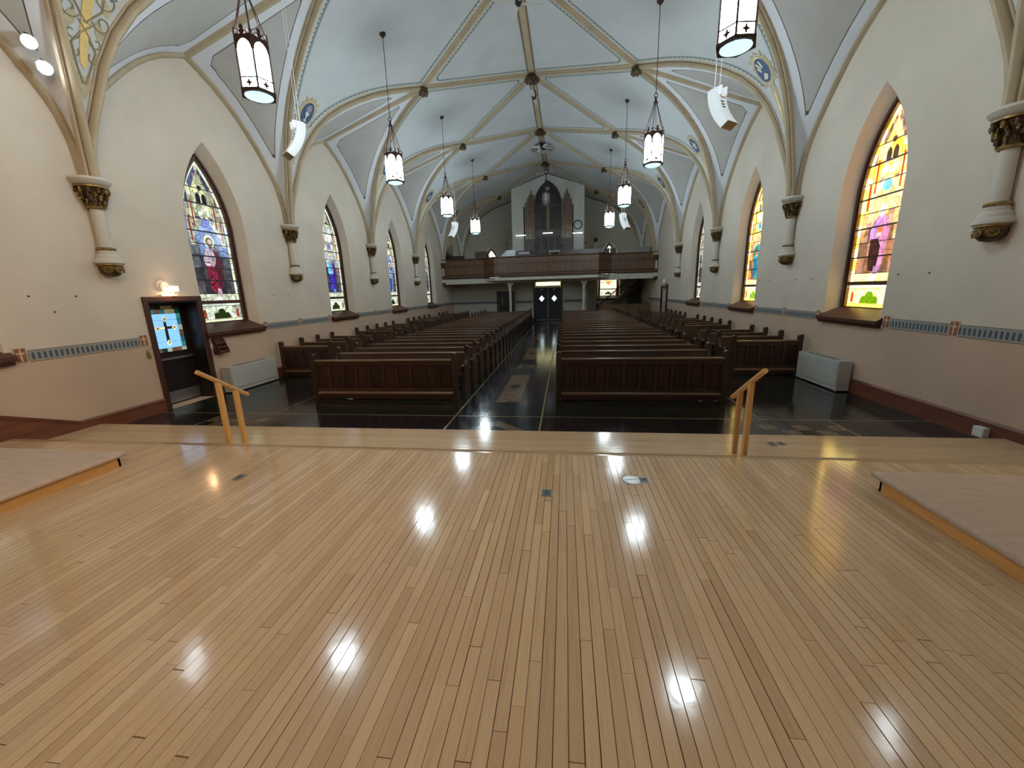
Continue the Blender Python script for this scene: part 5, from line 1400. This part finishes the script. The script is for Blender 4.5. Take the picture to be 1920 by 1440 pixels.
for x0, x1, nm in ((4.0, 5.7, 'left'), (5.82, 7.30, 'right')):
    t = thing('vestibule_bench', 'brown wooden high-backed bench at the foot of the gallery stair, %s one' % nm, 'bench', ((x0+x1)/2, 30.4, 0))
    h_ = (x1-x0)/2
    part('backrest', MB().box(-h_, h_, -.03, .03, .1, 1.20), M_BENCH, t); part('cap', MB().box(-h_-.02, h_+.02, -.05, .05, 1.20, 1.24), M_TRIM, t)
    part('seat', MB().box(-h_, h_, .03, .48, .40, .45), M_BENCH, t)
    for sx in (-h_, h_-.06): part('end_panel', MB().box(sx, sx+.06, -.03, .48, 0, .62), M_BENCH, t)
t = thing('stair_dark_box', 'tall dark box in the corner behind the gallery stair', 'cupboard', (6.88, 34.1, 0))
part('body', MB().box(-.5, .5, -.05, .22, 0, 2.45), M_DOOR, t)  # tall dark body with two dark fronts
for sx in (-.48, .02): part('box_front', MB().box(sx, sx+.46, -.07, -.05, .1, 2.38), M_DOOR, t)

# ------------------------------------------------------------------ organ front
YO = 31.29
M_ORGW = plain('organ_wall_plaster', (.60, .59, .54), .8, .05, 1.5)
ow = struct('wall_organ', MB().prism([(-2.62, ZG), (2.68, ZG), (2.68, roofz(2.68)-.02), (0, ZR-.12), (-2.62, roofz(2.62)-.02)], YO, YEND-.01, 'y'), M_ORGW)
og = thing('pipe_organ', 'pipe organ front with bronze pipes flanking a dark pointed arch', 'organ', (.06, YO, 3.05))
og.scale = (.934, .934, .934)
M_PIPE = plain('bronze_pipe', (.36, .25, .18), .3, .12, 4., .75)
M_ODARK = wood('organ_dark_oak', (.030, .020, .017), 2, .4, .4)
M_OCASE = wood('organ_case_grey_oak', (.11, .085, .075), 2, .5, .3)
z = lambda q: q-ZG
aw = arch_pts(1.0, z(8.85), 1.62, 10)
part('arch_back', MB().prism([(-1.0, z(7.0))]+aw+[(1.0, z(7.0))], -.05, -.005, 'y'), M_ODARK, og)
ao = arch_pts(1.06, z(8.85), 1.72, 10); ai = arch_pts(.93, z(8.85), 1.50, 10)
for sx in (0,):
    am = MB()
    O_ = [(-1.06, z(7.0))]+ao+[(1.06, z(7.0))]; I_ = [(-.93, z(7.0))]+ai+[(.93, z(7.0))]
    for j in range(len(O_)-1): am.prism([O_[j], O_[j+1], I_[j+1], I_[j]], -.14, -.04, 'y')
    part('arch_frame', am, M_ODARK, og)
for k in range(11):
    a = PI*(k+.5)/11
    part('sunburst_ray', MB().prism([(math.cos(a)*.22-math.sin(a)*.015, z(8.80)+math.sin(a)*.22+math.cos(a)*.015), (math.cos(a)*.22+math.sin(a)*.015, z(8.80)+math.sin(a)*.22-math.cos(a)*.015),
         (math.cos(a)*.80+math.sin(a)*.03, z(8.80)+math.sin(a)*.84-math.cos(a)*.03), (math.cos(a)*.80-math.sin(a)*.03, z(8.80)+math.sin(a)*.84+math.cos(a)*.03)], -.09, -.05, 'y'), M_OCASE, og)
part('apex_star', MB().prism([(math.cos(k*PI/5+PI/2)*(.20 if k % 2 == 0 else .09), z(10.0)+math.sin(k*PI/5+PI/2)*(.22 if k % 2 == 0 else .09)) for k in range(10)], -.09, -.05, 'y'), plain('pale_star', (.45, .45, .42), .6), og)
part('crossbar', MB().box(-.93, .93, -.12, -.05, z(8.70), z(8.78)), M_OCASE, og)
part('centre_mullion', MB().box(-.12, .12, -.13, -.05, z(7.05), z(8.72)), plain('tan_mullion', (.20, .15, .09), .5), og)
for c in (-.72, -.36, .36, .72):
    lm = MB(); o1 = arch_pts(.17, z(8.2), .26, 5); i1 = arch_pts(.145, z(8.2), .22, 5)
    O_ = [(-.17, z(7.1))]+o1+[(.17, z(7.1))]; I_ = [(-.145, z(7.1))]+i1+[(.145, z(7.1))]
    for j in range(len(O_)-1): lm.prism([(c+O_[j][0], O_[j][1]), (c+O_[j+1][0], O_[j+1][1]), (c+I_[j+1][0], I_[j+1][1]), (c+I_[j][0], I_[j][1])], -.08, -.05, 'y')
    part('lancet_frame', lm, M_OCASE, og)
part('impost', MB().box(-1.06, 1.06, -.16, -.005, z(6.88), z(7.02)), M_OCASE, og)
part('case_panel', MB().box(-1.04, 1.04, -.10, -.005, z(4.6), z(6.88)), M_OCASE, og)
for c in (-.78, -.26, .26, .78): part('case_moulding', MB().box(c-.2, c+.2, -.115, -.10, z(5.5), z(6.5)), M_ODARK, og)
for sd in (-1, 1):
    tops = (9.05, 9.36, 9.62, 9.90, 9.58) if sd < 0 else (9.20, 9.58, 9.86, 9.50, 9.18)
    xs_ = (-1.74, -1.58, -1.42, -1.28, -1.13) if sd < 0 else (1.17, 1.32, 1.48, 1.64, 1.79)
    for k, (x, tp) in enumerate(zip(xs_, tops)):
        zm = 7.0 + (.08, .04, .12, .04, .0)[k]
        p = part('organ_pipe', MB().lathe([(.02, z(6.30)), (.058, z(zm-.06)), (.060, z(zm)), (.060, z(tp)), (.052, z(tp))], 12, x, -.12), M_PIPE, og, True)
        part('pipe_mouth', MB().prism([(x-.04, z(zm)), (x+.04, z(zm)), (x, z(zm+.14))], -.19, -.17, 'y'), M_GOLDL, p)
    c = sum(xs_)/5
    part('pipe_chest', MB().box(c-.42, c+.42, -.22, -.005, z(5.2), z(6.32)), M_OCASE, og)
    part('chest_moulding', MB().box(c-.45, c+.45, -.25, -.005, z(6.24), z(6.33)), M_OCASE, og)
    ex = c-.42*1.05 if sd < 0 else c+.42*1.05
    part('side_pipe', MB().box(ex-.05, ex+.05, -.10, -.005, z(5.2), z(8.75)), M_ODARK, og)
for x, zz, nm in ((-1.97, 6.36, 'left of the organ pipes'), (.04, 6.43, 'below the organ arch'), (2.205, 6.35, 'below the clock')):
    t = thing('wall_tube_light', 'pale tube light on the organ wall %s' % nm, 'lamp', (x, YO-(.12 if abs(x) < 1 else .002), zz), 0, 'tube lights on the organ wall')
    part('batten', MB().box(-.36, .36, -.05, -.001, -.02, .06), M_WHITE, t)
    part('tube', MB().tube([(-.36, -.075, .02), (.36, -.075, .02)], .035, 8), M_PALEL if x else M_PALEL, t, True)
t = thing('wall_clock', 'round black rimmed clock on the organ wall', 'clock', (2.22, YO-.002, 6.955), 0)
rt = Matrix.Rotation(PI/2, 4, 'X')
part('rim', MB().lathe([(.24, 0), (.32, 0), (.32, .05), (.25, .055), (.24, .03)], 28).xform(rt), M_BLACK, t, True)
part('face', MB().lathe([(0, .025), (.25, .02)], 28).xform(rt), plain('clock_face', (.62, .66, .72), .4, .03), t)
part('hour_hand', MB().box(-.01, .01, -.04, -.032, 0, .12).xform(Matrix.Rotation(R(70), 4, 'Y')), M_BLACK, t)
part('minute_hand', MB().box(-.008, .008, -.04, -.032, 0, .19).xform(Matrix.Rotation(R(-20), 4, 'Y')), M_BLACK, t)

# ------------------------------------------------------------------ things on the gallery (only their tops show above the rail)
t = thing('grand_piano', 'black grand piano with raised lid at the left end of the gallery', 'piano', (-6.65, 30.2, ZG))
part('case', MB().prism([(-.72, -.7), (.72, -.7), (.72, .0), (.45, .55), (.1, .95), (-.3, 1.0), (-.72, .8)], 1.55, 1.86, 'z'), M_BLACK, t)
part('lid', MB().prism([(-.72, -.7), (.45, -.7), (.45, .0), (.2, .55), (-.3, 1.0), (-.72, .8)], -.012, .012, 'z').xform(Matrix.Translation((-.45, 0, 2.30)) @ Matrix.Rotation(R(-66), 4, 'Y') @ Matrix.Scale(.9, 4)), M_BLACK, t)
for x, y in ((-.6, -.55), (.6, -.55), (-.2, .8)): part('leg', MB().lathe([(.09, 0), (.05, .1), (.06, 1.0), (.09, 1.55)], 8, x, y), M_BLACK, t, True)
t = thing('organ_console', 'dark red wooden organ console behind the gallery rail on the left', 'console', (-4.72, 30.0, ZG))
part('case', MB().prism([(-.35, 0), (.35, 0), (.35, 1.78), (.12, 2.06), (-.35, 2.06)], -.45, .45, 'x'), M_TRIMZ, t)
part('music_desk', MB().box(-.4, .4, -.40, -.36, 1.9, 2.12), M_TRIM, t)
t = thing('drum_shield', 'pale sloped acrylic panel behind the gallery rail', 'screen', (-2.75, 29.6, ZG))
M_ACR = plain('pale_acrylic', (.34, .38, .42), .25, .05)
part('panel', MB().prism([(-.55, 0), (.5, 0), (.5, 2.12), (-.12, 2.10), (-.55, 1.72)], -.01, .01, 'y'), M_ACR, t)
part('edge', MB().tube([(-.55, 0, 1.72), (-.12, 0, 2.11), (.5, 0, 2.13), (.5, 0, .02)], .02, 6), M_WHITE, t)
part('rib', MB().tube([(-.1, 0, .02), (-.12, 0, 2.1)], .018, 6), M_WHITE, t)
t = thing('keyboard_rack', 'black equipment rack with a row of white keys behind the rail', 'equipment', (-1.62, 30.1, ZG))
part('frame', MB().box(-.55, .55, -.2, .2, 1.3, 2.08).box(-.55, -.48, -.2, .2, 0, 1.3).box(.48, .55, -.2, .2, 0, 1.3), M_BLACK, t)
for k in range(6): part('key', MB().box(-.38+k*.13, -.29+k*.13, -.215, -.2, 1.84, 1.98), M_WHITE, t)
t = thing('music_table', 'small grey table with items behind the middle of the gallery rail', 'table', (.55, 30.3, ZG))
part('table_top', MB().box(-.40, .40, -.25, .25, 1.92, 2.02), M_GREYC, t)
for x in (-.37, .33): part('leg', MB().box(x, x+.05, -.22, -.17, 0, 1.92), M_GREYC, t); part('leg', MB().box(x, x+.05, .17, .22, 0, 1.92), M_GREYC, t)
for k, (x, y, h_) in enumerate(((-.05, 30.85, 2.85), (1.15, 30.85, 2.5), (-2.9, 30.4, 2.75), (-.75, 30.7, 2.6), (2.75, 30.3, 2.55))):
    t = thing('microphone_stand', 'thin black stand on the gallery, %s from the left' % ORD[(2, 3, 0, 1, 4)[k]], 'stand', (x, y, ZG), 0, 'thin stands on the gallery')
    part('pole', MB().tube([(0, 0, .02), (0, 0, h_)], .018, 6), M_BLACK, t)
    part('base', MB().lathe([(.2, 0), (.2, .02), (.03, .04)], 10), M_BLACK, t)
    part('boom', MB().tube([(-.16, 0, h_-.12), (.12, 0, h_-.02)], .02, 6), M_BLACK, t)
t = thing('gallery_pew', 'long dark pew back along the right half of the gallery', 'pew', (2.45, 29.6, ZG))
part('backrest', MB().box(-1.4, 1.4, -.03, .03, .4, 1.93), M_DOAKX, t); part('top_rail', MB().box(-1.42, 1.42, -.05, .05, 1.93, 1.98), M_DOAKX, t)
part('seat', MB().box(-1.4, 1.4, .03, .45, .42, .46), M_DOAKX, t)
for x in (-1.42, 1.36): part('end', MB().box(x, x+.06, -.05, .45, 0, .7), M_DOAK, t)
t = thing('pedestal_fan', 'white pedestal fan with dark head before the gallery wall', 'fan', (3.5, 31.2, ZG))
part('base', MB().lathe([(.22, 0), (.22, .03), (.04, .06)], 14), M_WHITE, t, True); part('stem', MB().tube([(0, 0, .05), (0, 0, 2.45), (.05, 0, 2.6)], .04, 8), M_WHITE, t, True)
part('cage', MB().sphere((0, -.06, 2.72), .18, 12, 8, .8, .45, 1.), M_BLACK, t, True)
for k in range(2):
    t = thing('folding_chair', 'dark folding chair back before the right gallery window, %s one' % ('left' if k == 0 else 'right'), 'chair', (4.18+k*.42, 29.75, ZG), 0, 'chairs on the gallery')
    part('backrest', MB().box(-.19, .19, -.02, .02, 1.45, 1.98), M_BLACK, t); part('seat', MB().box(-.2, .2, -.42, 0, 1.0, 1.04), M_BLACK, t)
    for x in (-.19, .16): part('leg', MB().box(x, x+.03, -.02, .02, 0, 1.5), M_BLACK, t); part('leg', MB().box(x, x+.03, -.42, -.39, 0, 1.02), M_BLACK, t)
t = thing('storage_cabinet', 'grey cabinet at the right end of the gallery', 'cabinet', (6.93, 31.4, ZG))
part('body', MB().box(-.45, .45, -.3, .3, 0, 2.12), plain('cabinet_grey', (.30, .31, .32), .5), t)
part('door', MB().box(-.43, -.01, -.315, -.3, .05, 2.07), plain('cabinet_grey', (.30, .31, .32), .5), t); part('door', MB().box(.01, .43, -.315, -.3, .05, 2.07), plain('cabinet_grey', (.30, .31, .32), .5), t)
